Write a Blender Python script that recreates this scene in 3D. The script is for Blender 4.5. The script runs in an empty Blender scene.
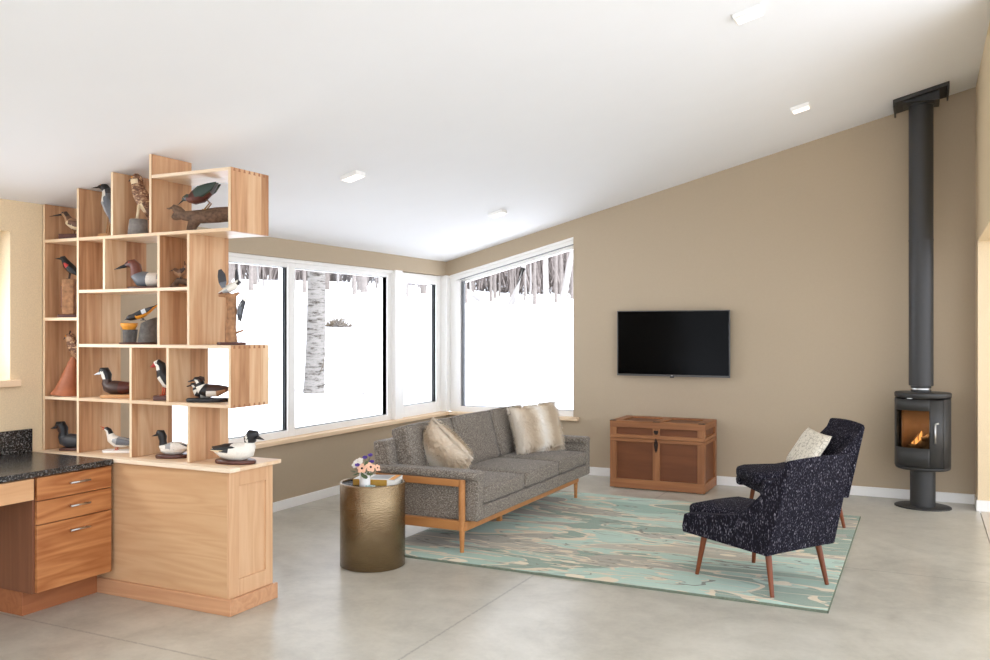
import bpy, bmesh, math, random
from mathutils import Vector, Matrix
random.seed(7)
PI=math.pi; R=math.radians
sc=bpy.context.scene; col=sc.collection
def lin(h):
    def f(v): v/=255.; return v/12.92 if v<=.04045 else ((v+.055)/1.055)**2.4
    if isinstance(h,str): h=(int(h[0:2],16),int(h[2:4],16),int(h[4:6],16))
    return tuple(f(v) for v in h)+(1.,)
# ------------------------------------------------------------------ materials
class NT:
    def __init__(s,name):
        s.m=bpy.data.materials.new(name); s.m.use_nodes=True; s.t=s.m.node_tree; s.t.nodes.clear()
        s.out=s.n('ShaderNodeOutputMaterial')
    def n(s,typ,ins=None,**kw):
        x=s.t.nodes.new(typ)
        for k,v in kw.items(): setattr(x,k,v)
        if ins:
            for k,v in ins.items():
                if isinstance(v,bpy.types.NodeSocket): s.t.links.new(v,x.inputs[k])
                else: x.inputs[k].default_value=v
        return x
    def bsdf(s,**ins):
        ren={k.replace('_',' '):v for k,v in ins.items()}
        b=s.n('ShaderNodeBsdfPrincipled',ren); s.t.links.new(b.outputs[0],s.out.inputs[0]); return b
    def obj(s): return s.n('ShaderNodeTexCoord').outputs['Object']
    def rnd(s): return s.n('ShaderNodeObjectInfo').outputs['Random']
    def mapping(s,vec,scale=(1,1,1),loc=(0,0,0),rot=(0,0,0)):
        return s.n('ShaderNodeMapping',{'Vector':vec,'Location':loc,'Rotation':rot,'Scale':scale}).outputs[0]
    def noise(s,vec,scale=5,detail=3,rough=.5,dist=0,out='Fac',dim='3D',w=None):
        x=s.n('ShaderNodeTexNoise',{'Vector':vec,'Scale':scale,'Detail':detail,'Roughness':rough,'Distortion':dist},noise_dimensions=dim)
        if w is not None: s.t.links.new(w,x.inputs['W'])
        return x.outputs[out]
    def math(s,op,a,b=0.,c=0.,clamp=False):
        return s.n('ShaderNodeMath',{0:a,1:b,2:c},operation=op,use_clamp=clamp).outputs[0]
    def ramp(s,fac,stops,interp='LINEAR'):
        r=s.n('ShaderNodeValToRGB',{'Fac':fac}); e=r.color_ramp.elements; r.color_ramp.interpolation=interp
        while len(e)<len(stops): e.new(.5)
        for i,(p,c) in enumerate(stops):
            e[i].position=p; e[i].color=c if not isinstance(c,(str,)) else lin(c)
        return r.outputs[0]
    def mix(s,fac,a,b,blend='MIX'):
        x=s.n('ShaderNodeMix',data_type='RGBA',blend_type=blend)
        for i,v in ((0,fac),(6,a),(7,b)):
            if isinstance(v,bpy.types.NodeSocket): s.t.links.new(v,x.inputs[i])
            else: x.inputs[i].default_value=v
        return x.outputs[2]
    def bump(s,h,strength=.2,dist=.01):
        return s.n('ShaderNodeBump',{'Height':h,'Strength':strength,'Distance':dist}).outputs[0]
    def sep(s,vec):
        x=s.n('ShaderNodeSeparateXYZ',{0:vec}); return x.outputs[0],x.outputs[1],x.outputs[2]
    def comb(s,x,y,z): return s.n('ShaderNodeCombineXYZ',{0:x,1:y,2:z}).outputs[0]

def plain(name,c,rough=.5,metal=0.,spec=.5,var=.06,scale=30,bump=0.,coat=0.):
    t=NT(name); c=lin(c) if not (isinstance(c,tuple) and len(c)==4) else c
    f=t.noise(t.obj(),scale,3)
    d=tuple(max(0,v*(1-var*2)) for v in c[:3])+(1,); l=tuple(min(1,v*(1+var*2)) for v in c[:3])+(1,)
    kw=dict(Base_Color=t.mix(f,d,l),Roughness=rough,Metallic=metal,Specular_IOR_Level=spec,Coat_Weight=coat)
    if bump: kw['Normal']=t.bump(f,bump,.003)
    t.bsdf(**kw); return t.m
def wood(name,c1,c2,grain='Z',strip='Y',width=.1,rough=.45,ringk=1.,stripamt=.55,spec=.35,dark=None):
    t=NT(name); o=t.obj(); rn=t.rnd(); ax=dict(zip('XYZ',t.sep(o)))
    idx=t.math('FLOOR',t.math('ADD',t.math('DIVIDE',ax[strip],width),t.math('MULTIPLY',rn,17.3)))
    wn=t.n('ShaderNodeTexWhiteNoise',{'W':t.math('ADD',idx,t.math('MULTIPLY',rn,91.7))},noise_dimensions='1D').outputs[0]
    sc_=[14.,14.,14.]; sc_['XYZ'.index(grain)]=1.3
    off=t.comb(t.math('MULTIPLY',wn,31.),t.math('MULTIPLY',wn,17.),t.math('MULTIPLY',rn,23.))
    v=t.n('ShaderNodeVectorMath',{0:t.mapping(o,tuple(sc_)),1:off},operation='ADD').outputs[0]
    big=t.noise(v,.45*ringk,2,.5,.6)
    rings=t.math('PINGPONG',t.math('MULTIPLY',big,7.),.5)
    fine=t.noise(v,3.2,3,.6)
    f=t.math('ADD',t.math('MULTIPLY',wn,stripamt),t.math('ADD',t.math('MULTIPLY',rings,.5*(1-stripamt)+.12),t.math('MULTIPLY',fine,.35)),clamp=True)
    stops=[(.12,lin(c1)),(.85,lin(c2))]
    if dark: stops=[(.12,lin(c1)),(.55,lin(c2)),(.88,lin(dark))]
    t.bsdf(Base_Color=t.ramp(f,stops),Roughness=rough,Specular_IOR_Level=spec,Normal=t.bump(fine,.04,.002)); return t.m
def emis(name,c,s):
    t=NT(name); e=t.n('ShaderNodeEmission',{'Color':lin(c),'Strength':s}); t.t.links.new(e.outputs[0],t.out.inputs[0]); return t.m
def glass(name,tint='ffffff',refl=.08):
    t=NT(name); a=t.n('ShaderNodeBsdfTransparent',{'Color':lin(tint)}); g=t.n('ShaderNodeBsdfGlossy',{'Roughness':.02})
    lw=t.n('ShaderNodeLayerWeight',{'Blend':.12}); f=t.math('MULTIPLY',lw.outputs['Fresnel'],refl*8,clamp=True)
    m=t.n('ShaderNodeMixShader',{0:f,1:a.outputs[0],2:g.outputs[0]}); t.t.links.new(m.outputs[0],t.out.inputs[0]); return t.m

M={}
M['tan']=plain('tan_paint',(181,164,140),.85,spec=.2,var=.012,scale=40)
M['cream']=plain('cream_paint',(245,241,232),.85,spec=.2,var=.008,scale=40)
M['ceil']=plain('ceiling_paint',(240,241,242),.9,spec=.1,var=.006,scale=4)
M['white']=plain('white_trim',(243,241,236),.45,var=.01)
M['darkjamb']=plain('dark_window_spacer',(120,122,124),.6)
M['glass']=glass('window_glass')
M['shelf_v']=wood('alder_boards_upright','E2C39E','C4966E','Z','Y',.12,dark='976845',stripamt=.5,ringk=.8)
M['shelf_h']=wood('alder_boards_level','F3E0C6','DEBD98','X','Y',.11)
M['maple']=wood('maple_panel','D3AC82','BC8D63','X','Z',.6,ringk=1.1,stripamt=.05)
M['maple_v']=wood('maple_upright','DDB68E','C29168','Z','Y',.3,stripamt=.2)
M['maple_skirt']=wood('alder_skirting','D2A27A','AE7650','X','Z',.3,stripamt=.2)
M['sillwood']=wood('maple_sill','F0D8B8','DDBB94','Y','X',.2,stripamt=.2)
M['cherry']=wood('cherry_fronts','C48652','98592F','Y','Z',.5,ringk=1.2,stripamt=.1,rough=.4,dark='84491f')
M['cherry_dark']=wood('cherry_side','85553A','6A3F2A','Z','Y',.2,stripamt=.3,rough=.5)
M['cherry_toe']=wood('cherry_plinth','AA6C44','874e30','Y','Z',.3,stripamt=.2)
M['trunk_f']=wood('trunk_rails','A9734A','7a4a2b','X','Z',.05,stripamt=.3,rough=.5)
M['trunk_v']=wood('trunk_stiles','A9734A','7a4a2b','Z','X',.2,stripamt=.2,rough=.5)
M['trunk_p']=wood('trunk_panels','7d4b2c','5f351d','X','Z',.4,ringk=.4,stripamt=.1,rough=.5)
M['teak']=wood('oak_frame','C08650','A26838','X','Z',.3,stripamt=.1,rough=.4)
M['legwood']=wood('walnut_leg','824628','5a301c','Z','X',.3,stripamt=.1,rough=.35)
M['metal']=plain('brushed_steel',(200,198,194),.3,1.,var=.03)
M['blackmetal']=plain('stove_steel',(50,49,47),.5,.0,spec=.5,var=.03,scale=80)
M['blackpipe']=plain('flue_steel',(50,49,48),.48,.0,spec=.5,var=.03,scale=60)
M['screen']=plain('screen_glass',(3,3,3),.14,0,.06,var=0)
M['tvframe']=plain('tv_bezel',(92,90,88),.35,.6,var=.02)
M['iron']=plain('old_iron',(52,40,34),.5,.6,var=.1)
def m_stone():
    t=NT('black_granite'); o=t.obj(); f=t.noise(o,110,2,.7)
    t.bsdf(Base_Color=t.ramp(f,[(.38,'141414'),(.54,'2c2b2a'),(.64,'7d7a76')]),Roughness=.22,Specular_IOR_Level=.5); return t.m
M['stone']=m_stone()
def m_floor():
    t=NT('polished_concrete'); o=t.obj()
    a=t.noise(o,.9,5,.6,.8); b=t.noise(o,5,5,.65,.3); c=t.noise(o,28,4,.7)
    f=t.math('ADD',t.math('MULTIPLY',a,.55),t.math('ADD',t.math('MULTIPLY',b,.3),t.math('MULTIPLY',c,.15)))
    base=t.ramp(f,[(.33,'9c978a'),(.5,'BAB5A7'),(.66,'CDC8BB')])
    x,y,_=t.sep(o); wob=t.math('MULTIPLY',t.math('SUBTRACT',t.noise(o,40,2),.5),.012)
    def joint(v,pos,per):
        q=t.math('ADD',t.math('SUBTRACT',v,pos),wob)
        q=t.math('ABSOLUTE',t.math('SUBTRACT',t.math('FLOORED_MODULO',t.math('ADD',q,per/2),per),per/2))
        return t.math('SUBTRACT',1.,t.math('DIVIDE',q,.011),clamp=True)
    j=t.math('MAXIMUM',joint(x,-2.29,3.1),joint(y,3.24,3.13))
    speck=t.math('GREATER_THAN',t.noise(o,55,3,.7),.43)
    j=t.math('MULTIPLY',j,t.math('MULTIPLY_ADD',speck,.45,.2))
    t.bsdf(Base_Color=t.mix(j,base,lin('6f6c62')),Roughness=.3,Specular_IOR_Level=.55); return t.m
M['floor']=m_floor()
M['floorwood']=wood('oak_floor','DED5C9','CBBFAE','Y','X',.12)
def m_tweed(name,a,b,c,scale):
    t=NT(name); o=t.obj(); f=t.noise(o,scale,3,.75); g=t.noise(t.mapping(o,(1,1,3)),scale*1.7,2,.6)
    h=t.math('MULTIPLY_ADD',g,.5,t.math('MULTIPLY',f,.5))
    t.bsdf(Base_Color=t.ramp(h,[(.38,a),(.5,b),(.6,c)]),Roughness=.95,Specular_IOR_Level=.1,Sheen_Weight=.15,Normal=t.bump(h,.35,.004)); return t.m
M['tweed']=m_tweed('grey_tweed','4a4239','736a5f','b4aa9d',105)
def m_fleck():
    t=NT('black_flecked_boucle'); o=t.obj()
    v=t.mapping(o,(1,1,.33)); f=t.noise(v,175,1,.5); g=t.noise(v,60,1,.5)
    h=t.math('ADD',t.math('MULTIPLY',f,.8),t.math('MULTIPLY',g,.2))
    t.bsdf(Base_Color=t.ramp(h,[(.50,'1a181f'),(.585,'2a2832'),(.65,'625f69'),(.74,'9c999f')]),Roughness=.95,Specular_IOR_Level=.1,Normal=t.bump(f,.4,.004)); return t.m
M['fleck']=m_fleck()
def m_rug():
    t=NT('marbled_rug_pile'); o=t.obj()
    v=t.mapping(o,(.42,1.45,1)); n=t.noise(v,1.15,4,.52,.7); k=t.math('MULTIPLY',n,10.)
    idx=t.math('FLOOR',k); fr=t.math('FRACT',k)
    wn=t.n('ShaderNodeTexWhiteNoise',{'W':t.math('ADD',idx,7.)},noise_dimensions='1D').outputs[0]
    big=t.noise(t.mapping(o,(.6,1.6,1),(4,1,0)),1.0,2)
    h=t.math('ADD',t.math('MULTIPLY',wn,.7),t.math('MULTIPLY',big,.4))
    base=t.ramp(h,[(0,'84AC9A'),(.24,'A6C6B4'),(.38,'6F8C78'),(.47,'9C9482'),(.58,'90B4A2'),(.68,'AEA690'),(.78,'5F8872'),(.9,'8F8876')],'CONSTANT')
    streak=t.noise(t.mapping(o,(1.2,9,1)),3,4,.6)
    base=t.mix(t.math('MULTIPLY',t.math('SUBTRACT',streak,.35,clamp=True),1.1),base,lin('9a9888'))
    lw=t.math('MULTIPLY_ADD',t.noise(o,2.2,2),.16,.355)
    line=t.math('GREATER_THAN',t.math('ABSOLUTE',t.math('SUBTRACT',fr,.5)),lw)
    sel=t.math('GREATER_THAN',t.noise(t.mapping(o,(.8,2.4,1),(9,2,0)),1.6,2),.36)
    base=t.mix(t.math('MULTIPLY',line,t.math('MULTIPLY',sel,.95)),base,lin('D8C6A6'))
    n2=t.math('FRACT',t.math('MULTIPLY',t.noise(t.mapping(o,(.38,2.1,1),(2,5,0)),1.5,3,.5,.5),7.))
    line2=t.math('GREATER_THAN',t.math('ABSOLUTE',t.math('SUBTRACT',n2,.5)),t.math('MULTIPLY_ADD',t.noise(o,1.7,2),.12,.395))
    line=t.math('MAXIMUM',line,line2); base=t.mix(t.math('MULTIPLY',line2,.9),base,lin('D2C0A0'))
    dk2=t.math('LESS_THAN',t.math('ABSOLUTE',t.math('SUBTRACT',n2,.10)),.03)
    base=t.mix(t.math('MULTIPLY',dk2,t.math('MULTIPLY',t.math('GREATER_THAN',t.noise(t.mapping(o,(1,2,1)),2.1,2),.5),.7)),base,lin('6a6452'))
    dk=t.math('LESS_THAN',t.math('ABSOLUTE',t.math('SUBTRACT',fr,t.math('SUBTRACT',.95,lw))),.035)
    sel2=t.math('GREATER_THAN',t.noise(t.mapping(o,(1,3,1),(3,7,0)),1.9,3),.52)
    base=t.mix(t.math('MULTIPLY',dk,t.math('MULTIPLY',sel2,.85)),base,lin('55503f'))
    vo=t.n('ShaderNodeTexVoronoi',{'Vector':t.mapping(o,(1.5,3.,1)),'Scale':1.6,'Randomness':1.},feature='F1')
    r=t.sep(vo.outputs['Color'])[0]
    spot=t.math('MULTIPLY',t.math('LESS_THAN',vo.outputs['Distance'],t.math('MULTIPLY_ADD',r,.12,.06)),t.math('GREATER_THAN',r,.55))
    base=t.mix(spot,base,lin('DCCFB2'))
    p=t.noise(o,260,2,.7); base=t.mix(t.math('MULTIPLY',p,.2),base,lin('EDEADF'))
    t.bsdf(Base_Color=base,Roughness=1.,Specular_IOR_Level=.05,Sheen_Weight=.2,Normal=t.bump(t.math('ADD',p,t.math('MULTIPLY',line,.8)),.4,.006)); return t.m
M['rug']=m_rug()
M['rugedge']=plain('rug_edge',(112,120,104),1.,spec=.05,var=.2,scale=80)
def m_brass():
    t=NT('hammered_brass'); o=t.obj(); vo=t.n('ShaderNodeTexVoronoi',{'Vector':o,'Scale':150.,'Randomness':.9},feature='SMOOTH_F1')
    n=t.noise(o,5,3)
    t.bsdf(Base_Color=t.ramp(n,[(.3,'7d684e'),(.7,'9c886a')]),Metallic=1.,Roughness=.22,Normal=t.bump(vo.outputs['Distance'],.6,.006)); return t.m
M['brass']=m_brass()
def m_fur():
    t=NT('tan_and_cream_fur'); x,y,z=t.sep(t.obj())
    q=t.math('ADD',t.math('ABSOLUTE',x),t.math('MULTIPLY',t.math('SUBTRACT',t.noise(t.obj(),14,3),.5),.07))
    n=t.noise(t.obj(),60,2,.6)
    c=t.ramp(t.math('ADD',q,t.math('MULTIPLY',n,.05)),[(.03,'FAF5EC'),(.085,'EFE4D2'),(.14,'D2BFA4'),(.2,'DCCBB3'),(.27,'F0E7D8')])
    t.bsdf(Base_Color=c,Roughness=.9,Specular_IOR_Level=.15); return t.m
M['fur']=m_fur()
def m_cream_cushion():
    t=NT('cream_woven_pattern'); o=t.obj(); vo=t.n('ShaderNodeTexVoronoi',{'Vector':o,'Scale':34.},feature='DISTANCE_TO_EDGE')
    f=t.math('LESS_THAN',vo.outputs['Distance'],.06); n=t.noise(o,30,3)
    t.bsdf(Base_Color=t.mix(t.math('MULTIPLY',f,t.math('GREATER_THAN',n,.45)),lin('E4DCCB'),lin('B9AF9C')),Roughness=.9,Specular_IOR_Level=.1); return t.m
M['creamcushion']=m_cream_cushion()
M['snow']=plain('snow',(246,247,249),.9,spec=.1,var=.01,scale=.6)
def m_birch():
    t=NT('birch_bark'); o=t.obj(); n=t.noise(t.mapping(o,(2.5,2.5,16)),1.6,4,.65); m=t.noise(t.mapping(o,(3,3,7)),3.,4,.7)
    t.bsdf(Base_Color=t.ramp(t.math('MULTIPLY_ADD',n,.6,t.math('MULTIPLY',m,.4)),[(.36,'2b2622'),(.43,'504b46'),(.49,'716d68'),(.66,'7e7a75')]),Roughness=.9,Specular_IOR_Level=.1); return t.m
M['birch']=m_birch()
M['bark']=plain('grey_bark',(122,114,108),.95,spec=.1,var=.2,scale=9)
M['palebark']=plain('pale_bark',(150,145,140),.95,spec=.1,var=.06,scale=9)
M['twig']=plain('winter_twigs',(138,128,122),.95,spec=.05,var=.12,scale=.5)
M['fern']=plain('dry_winter_twigs',(92,82,70),.95,spec=.05,var=.2)
M['lampglow']=emis('lamp_diffuser','FFF1DF',1.15)
# bird & carving paints
for n,c in dict(black='1b1a1b',charcoal='3d3d40',slate='666a70',ltgrey='a5a6a6',offwhite='e6e0d4',cream='dfc9a4',rust='6a3a2c',deeprust='55291f',brown='6b4a36',dkbrown='3f2a22',tanb='a98260',orange='e79a2e',red='b8372b',green='33453c',bill='2a2a2c',billorange='c3502c',legtan='a5763f',yellow='dd9430',bluewhite='d3dbe2').items():
    M[n]=plain('painted_'+n,(int(c[0:2],16),int(c[2:4],16),int(c[4:6],16)),.5,var=.08,scale=120)
M['basewood']=plain('dark_carving_base',(82,44,32),.35,var=.12,scale=20)
M['baselight']=plain('honey_carving_base',(196,146,96),.4,var=.1,scale=20)
M['drift']=plain('driftwood_bark',(112,88,70),.9,var=.5,scale=48,bump=.9)
M['stumpbark']=plain('weathered_grey_stump',(96,92,88),.9,var=.3,scale=45,bump=.5)
M['stumptan']=plain('split_tan_stump',(156,114,80),.85,var=.4,scale=40,bump=.8)
M['burl']=plain('orange_burl',(158,90,54),.55,var=.2,scale=18)
M['stonegrey']=plain('grey_carved_block',(128,122,116),.9,var=.2,scale=60,bump=.4)
def m_barred():
    t=NT('barred_owl_plumage'); o=t.obj(); n=t.noise(t.mapping(o,(30,30,60)),1.6,2,.6,.6)
    t.bsdf(Base_Color=t.ramp(n,[(.42,'5f3d2a'),(.54,'94694a'),(.66,'c9ab84')]),Roughness=.6); return t.m
M['barred']=m_barred()
M['potwhite']=plain('white_ceramic',(240,236,230),.3,var=.01)
for n,c in dict(petalwhite='f3ede2',petalpeach='efbfa0',petalpurple='5b3f96',leaf='5d6b45',heart='3b2320',pagewhite='f0ece2',coverwhite='dcd8cf',spinegold='b98c33',blackleather='1d1c1c',tealglass='9fb8b6').items():
    M[n]=plain('craft_'+n,(int(c[0:2],16),int(c[2:4],16),int(c[4:6],16)),.6,var=.06,scale=90)
M['firebrick']=plain('tan_firebrick',(178,138,98),.85,var=.12,scale=20)
M['log']=wood('split_log','C9A878','8d6a48','X','Y',.1,rough=.8)
M['stoveglass']=glass('stove_door_glass','d8d0c6',.12)

# ------------------------------------------------------------------ mesh builder
class MB:
    def __init__(s): s.b=bmesh.new(); s.mi=0; s.mats=[]
    def use(s,m):
        m=M[m] if isinstance(m,str) else m
        if m not in s.mats: s.mats.append(m)
        s.mi=s.mats.index(m); return s
    def face(s,vs,smooth=False,mi=None):
        try: f=s.b.faces.new(vs)
        except ValueError: return None
        f.material_index=s.mi if mi is None else mi; f.smooth=smooth; return f
    def box(s,x0,x1,y0,y1,z0,z1):
        if x0>x1: x0,x1=x1,x0
        if y0>y1: y0,y1=y1,y0
        v=[s.b.verts.new(p) for p in ((x0,y0,z0),(x1,y0,z0),(x1,y1,z0),(x0,y1,z0),(x0,y0,z1),(x1,y0,z1),(x1,y1,z1),(x0,y1,z1))]
        for q in ((0,3,2,1),(4,5,6,7),(0,1,5,4),(1,2,6,5),(2,3,7,6),(3,0,4,7)): s.face([v[i] for i in q])
        return s
    def prism(s,pts,d,plane='XZ',d0=0.):
        # polygon in plane extruded along the remaining axis from d0 to d
        def P(a,b,c): return {'XZ':(a,c,b),'XY':(a,b,c),'YZ':(c,a,b)}[plane]
        A=[s.b.verts.new(P(a,b,d0)) for a,b in pts]; B=[s.b.verts.new(P(a,b,d)) for a,b in pts]
        n=len(pts); s.face(A); s.face(B[::-1])
        for i in range(n): s.face([A[i],B[i],B[(i+1)%n],A[(i+1)%n]])
        return s
    def hull(s,A,B):
        # ruled solid between two equal-length polygons of 3D points
        A=[s.b.verts.new(p) for p in A]; B=[s.b.verts.new(p) for p in B]; n=len(A)
        s.face(A); s.face(B[::-1])
        for i in range(n): s.face([A[i],B[i],B[(i+1)%n],A[(i+1)%n]])
        return s
    def lathe(s,prof,c=(0,0,0),n=40,sy=1.):
        rings=[]
        for r,z in prof:
            if r<=1e-5: rings.append([s.b.verts.new((c[0],c[1],c[2]+z))])
            else: rings.append([s.b.verts.new((c[0]+r*math.cos(2*PI*i/n),c[1]+sy*r*math.sin(2*PI*i/n),c[2]+z)) for i in range(n)])
        for a,b in zip(rings,rings[1:]):
            for i in range(n):
                j=(i+1)%n
                if len(a)==1 and len(b)==1: continue
                if len(a)==1: s.face([a[0],b[i],b[j]],True)
                elif len(b)==1: s.face([a[i],a[j],b[0]],True)
                else: s.face([a[i],a[j],b[j],b[i]],True)
        return s
    def tube(s,pts,rads,n=10,jit=0.,caps=True):
        pts=[Vector(p) for p in pts]
        if not isinstance(rads,(list,tuple)): rads=[rads]*len(pts)
        rings=[]; up=Vector((0,0,1))
        for i,p in enumerate(pts):
            t=(pts[min(i+1,len(pts)-1)]-pts[max(i-1,0)]).normalized()
            u=t.cross(up) if abs(t.dot(up))<.95 else t.cross(Vector((1,0,0)))
            u.normalize(); w=t.cross(u)
            rings.append([s.b.verts.new(p+(u*math.cos(2*PI*k/n)+w*math.sin(2*PI*k/n))*rads[i]*(1+random.uniform(-jit,jit))) for k in range(n)])
        for a,b in zip(rings,rings[1:]):
            for i in range(n): s.face([a[i],a[(i+1)%n],b[(i+1)%n],b[i]],True)
        if caps: s.face(rings[0][::-1]); s.face(rings[-1])
        return s
    def loft(s,st,y0=0.,n=14):
        # stations (x,z,ry,rz,top,bottom) along a path in the XZ plane: a carved animal body
        P=[Vector((q[0],0,q[1])) for q in st]; rings=[]
        for i,q in enumerate(st):
            t=(P[min(i+1,len(P)-1)]-P[max(i-1,0)]).normalized(); nn=Vector((-t.z,0,t.x))
            rings.append([s.b.verts.new(P[i]+Vector((0,y0+q[2]*math.cos(2*PI*k/n),0))+nn*q[3]*math.sin(2*PI*k/n)) for k in range(n)])
        def mi(m): s.use(m); return s.mi
        for a,b,q in zip(rings,rings[1:],st[1:]):
            mt=mi(q[4]); mb=mi(q[5] if len(q)>5 else q[4])
            for i in range(n): s.face([a[i],a[(i+1)%n],b[(i+1)%n],b[i]],True,mt if i<n//2 else mb)
        for ring,q,rev in ((rings[0],st[0],1),(rings[-1],st[-1],0)): s.face(ring[::-1] if rev else ring,True,mi(q[4]))
        return s
    def ball(s,c,r,n=12,sx=1,sy=1,sz=1):
        k=n//2; prof=[(0,-r*sz)]+[(r*math.sin(PI*i/k),-r*sz*math.cos(PI*i/k)) for i in range(1,k)]+[(0,r*sz)]
        v0=len(s.b.verts); s.lathe(prof,c,n); s.b.verts.ensure_lookup_table()
        for v in s.b.verts[v0:]: v.co.x=c[0]+(v.co.x-c[0])*sx; v.co.y=c[1]+(v.co.y-c[1])*sy
        return s
    def xf(s,mat,v0=0):
        s.b.verts.ensure_lookup_table()
        for v in s.b.verts[v0:]: v.co=mat@v.co
        return s
    def build(s,name,mat=None,parent=None,bevel=0.,seg=2,smooth=None,sub=0):
        if mat: s.use(mat)
        bmesh.ops.recalc_face_normals(s.b,faces=s.b.faces)
        me=bpy.data.meshes.new(name); s.b.to_mesh(me); s.b.free()
        for m in (s.mats or [M['white']]): me.materials.append(m)
        if mat and len(s.mats)==1:
            for p in me.polygons: p.material_index=0
        if smooth:
            for p in me.polygons: p.use_smooth=True
            me.set_sharp_from_angle(angle=R(smooth))
        o=bpy.data.objects.new(name,me); col.objects.link(o)
        if parent: o.parent=parent
        if bevel:
            b=o.modifiers.new('bevel','BEVEL'); b.width=bevel; b.segments=seg; b.limit_method='ANGLE'; b.angle_limit=R(30)
            for p in me.polygons: p.use_smooth=True
            me.set_sharp_from_angle(angle=R(40)) if not seg>2 else None
            if seg>2: w=o.modifiers.new('wn','WEIGHTED_NORMAL'); w.keep_sharp=False
        if sub: q=o.modifiers.new('sub','SUBSURF'); q.levels=q.render_levels=sub
        return o
def tag(o,label,cat,group=None,kind=None):
    o['label']=label; o['category']=cat
    if group: o['group']=group
    if kind: o['kind']=kind
    return o
def thing(name,label,cat,loc=(0,0,0),rz=0.,group=None):
    o=bpy.data.objects.new(name,None); col.objects.link(o); o.location=loc; o.rotation_euler=(0,0,rz); o.empty_display_size=.1
    return tag(o,label,cat,group)
def struct(o,label,cat): o['kind']='structure'; o['label']=label; o['category']=cat; return o
def copy_tree(o,parent=None):
    c=o.copy(); col.objects.link(c)
    if parent: c.parent=parent; c.matrix_parent_inverse=o.matrix_parent_inverse
    for ch in list(o.children): copy_tree(ch,c)
    return c
def ceil_z(x): return 2.414+.255*(x+5.14)
# ------------------------------------------------------------------ the room
XL,XR,YB,YF=-5.14,.425,9.2,-1.8
m=MB(); m.box(-5.34,.44,YF,9.4,-.15,0); struct(m.build('floor','floor'),'polished grey concrete floor with saw-cut joints','floor')
m=MB(); m.box(.445,3.6,YF,8.87,-.15,.004); struct(m.build('floor_side','floorwood'),'pale oak floor of the next room at the right edge','floor')
m=MB(); pts=[(-5.36,ceil_z(-5.36)),(3.6,ceil_z(3.6)),(3.6,ceil_z(3.6)+.25),(-5.36,ceil_z(-5.36)+.25)]
m.prism(pts,9.42,'XZ',YF); struct(m.build('ceiling','ceil'),'white ceiling sloping up from the window wall to the stove','ceiling')
# left wall with openings: kitchen window (cream part) and the long living room window (tan part)
m=MB(); x0,x1=-5.36,XL; zt=2.418
def lw(y0,y1,z0,z1): m.box(x0,x1,y0,y1,z0,z1)
m.use('cream'); lw(YF,2.5,0,zt); lw(2.5,3.618,0,1.245); lw(2.5,3.618,2.22,zt); lw(3.618,4.0,0,zt)
m.use('tan'); lw(4.0,4.85,0,zt); lw(4.85,9.4,0,.592); lw(4.85,9.4,2.245,zt); 
struct(m.build('wall_left'),'tan wall under and over the long window, cream beside the shelves','wall')
def top(x): return 2.246+.2466*(x+5.109)
m=MB(); m.use('tan'); y0,y1=YB,9.42
m.prism([(-5.36,0),(-3.515,0),(-3.515,.592),(-5.36,.592)],y1,'XZ',y0)
m.prism([(XL,2.245),(-5.109,top(-5.109)),(-3.515,top(-3.515)),(-3.515,ceil_z(-3.515)+.03),(XL,ceil_z(XL)+.03)],y1,'XZ',y0)
m.prism([(-3.515,0),(.60,0),(.60,ceil_z(.60)+.03),(-3.515,ceil_z(-3.515)+.03)],y1,'XZ',y0)
struct(m.build('wall_back'),'tan end wall with the television, wood stove and slope-topped window','wall')
m=MB(); m.use('cream'); m.prism([(XR,0),(3.6,0),(3.6,ceil_z(3.6)+.03),(XR,ceil_z(XR)+.03)],YB-.004,'XZ',8.85)
m.prism([(XR,2.385),(.56,2.385),(.56,ceil_z(.56)+.03),(XR,ceil_z(XR)+.03)],8.85,'XZ',6.6)
struct(m.build('wall_right'),'cream wall and header over the wide opening at the right','wall')
# baseboards
m=MB(); m.box(XL,XL+.016,4.18,YB,0,.085); struct(m.build('baseboard_left','white',bevel=.003),'white baseboard below the long window','baseboard')
m=MB(); m.box(XL+.016,XR,YB-.016,YB,0,.09); m.box(XR-.012,XR,8.84,YB-.016,0,.09); struct(m.build('baseboard_back','white',bevel=.003),'white baseboard along the tan end wall','baseboard')
m=MB(); m.box(XR-.012,3.6,8.834,8.85,.004,.1); struct(m.build('baseboard_right','white',bevel=.003),'white baseboard on the cream wall at the right edge','baseboard')
# sills
m=MB(); m.box(-5.24,-5.08,4.80,YB,.592,.63); struct(m.build('trim_1','sillwood',bevel=.004),'pale maple sill under the long window','window sill')
m=MB(); m.box(-5.08,-3.45,9.145,9.26,.592,.63); struct(m.build('trim_2','sillwood',bevel=.004),'pale maple sill under the slope-topped window','window sill')
m=MB(); m.box(-5.22,-5.09,2.46,3.66,1.245,1.288); struct(m.build('trim_3','sillwood',bevel=.004),'short maple sill of the kitchen window at the left edge','window sill')
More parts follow.
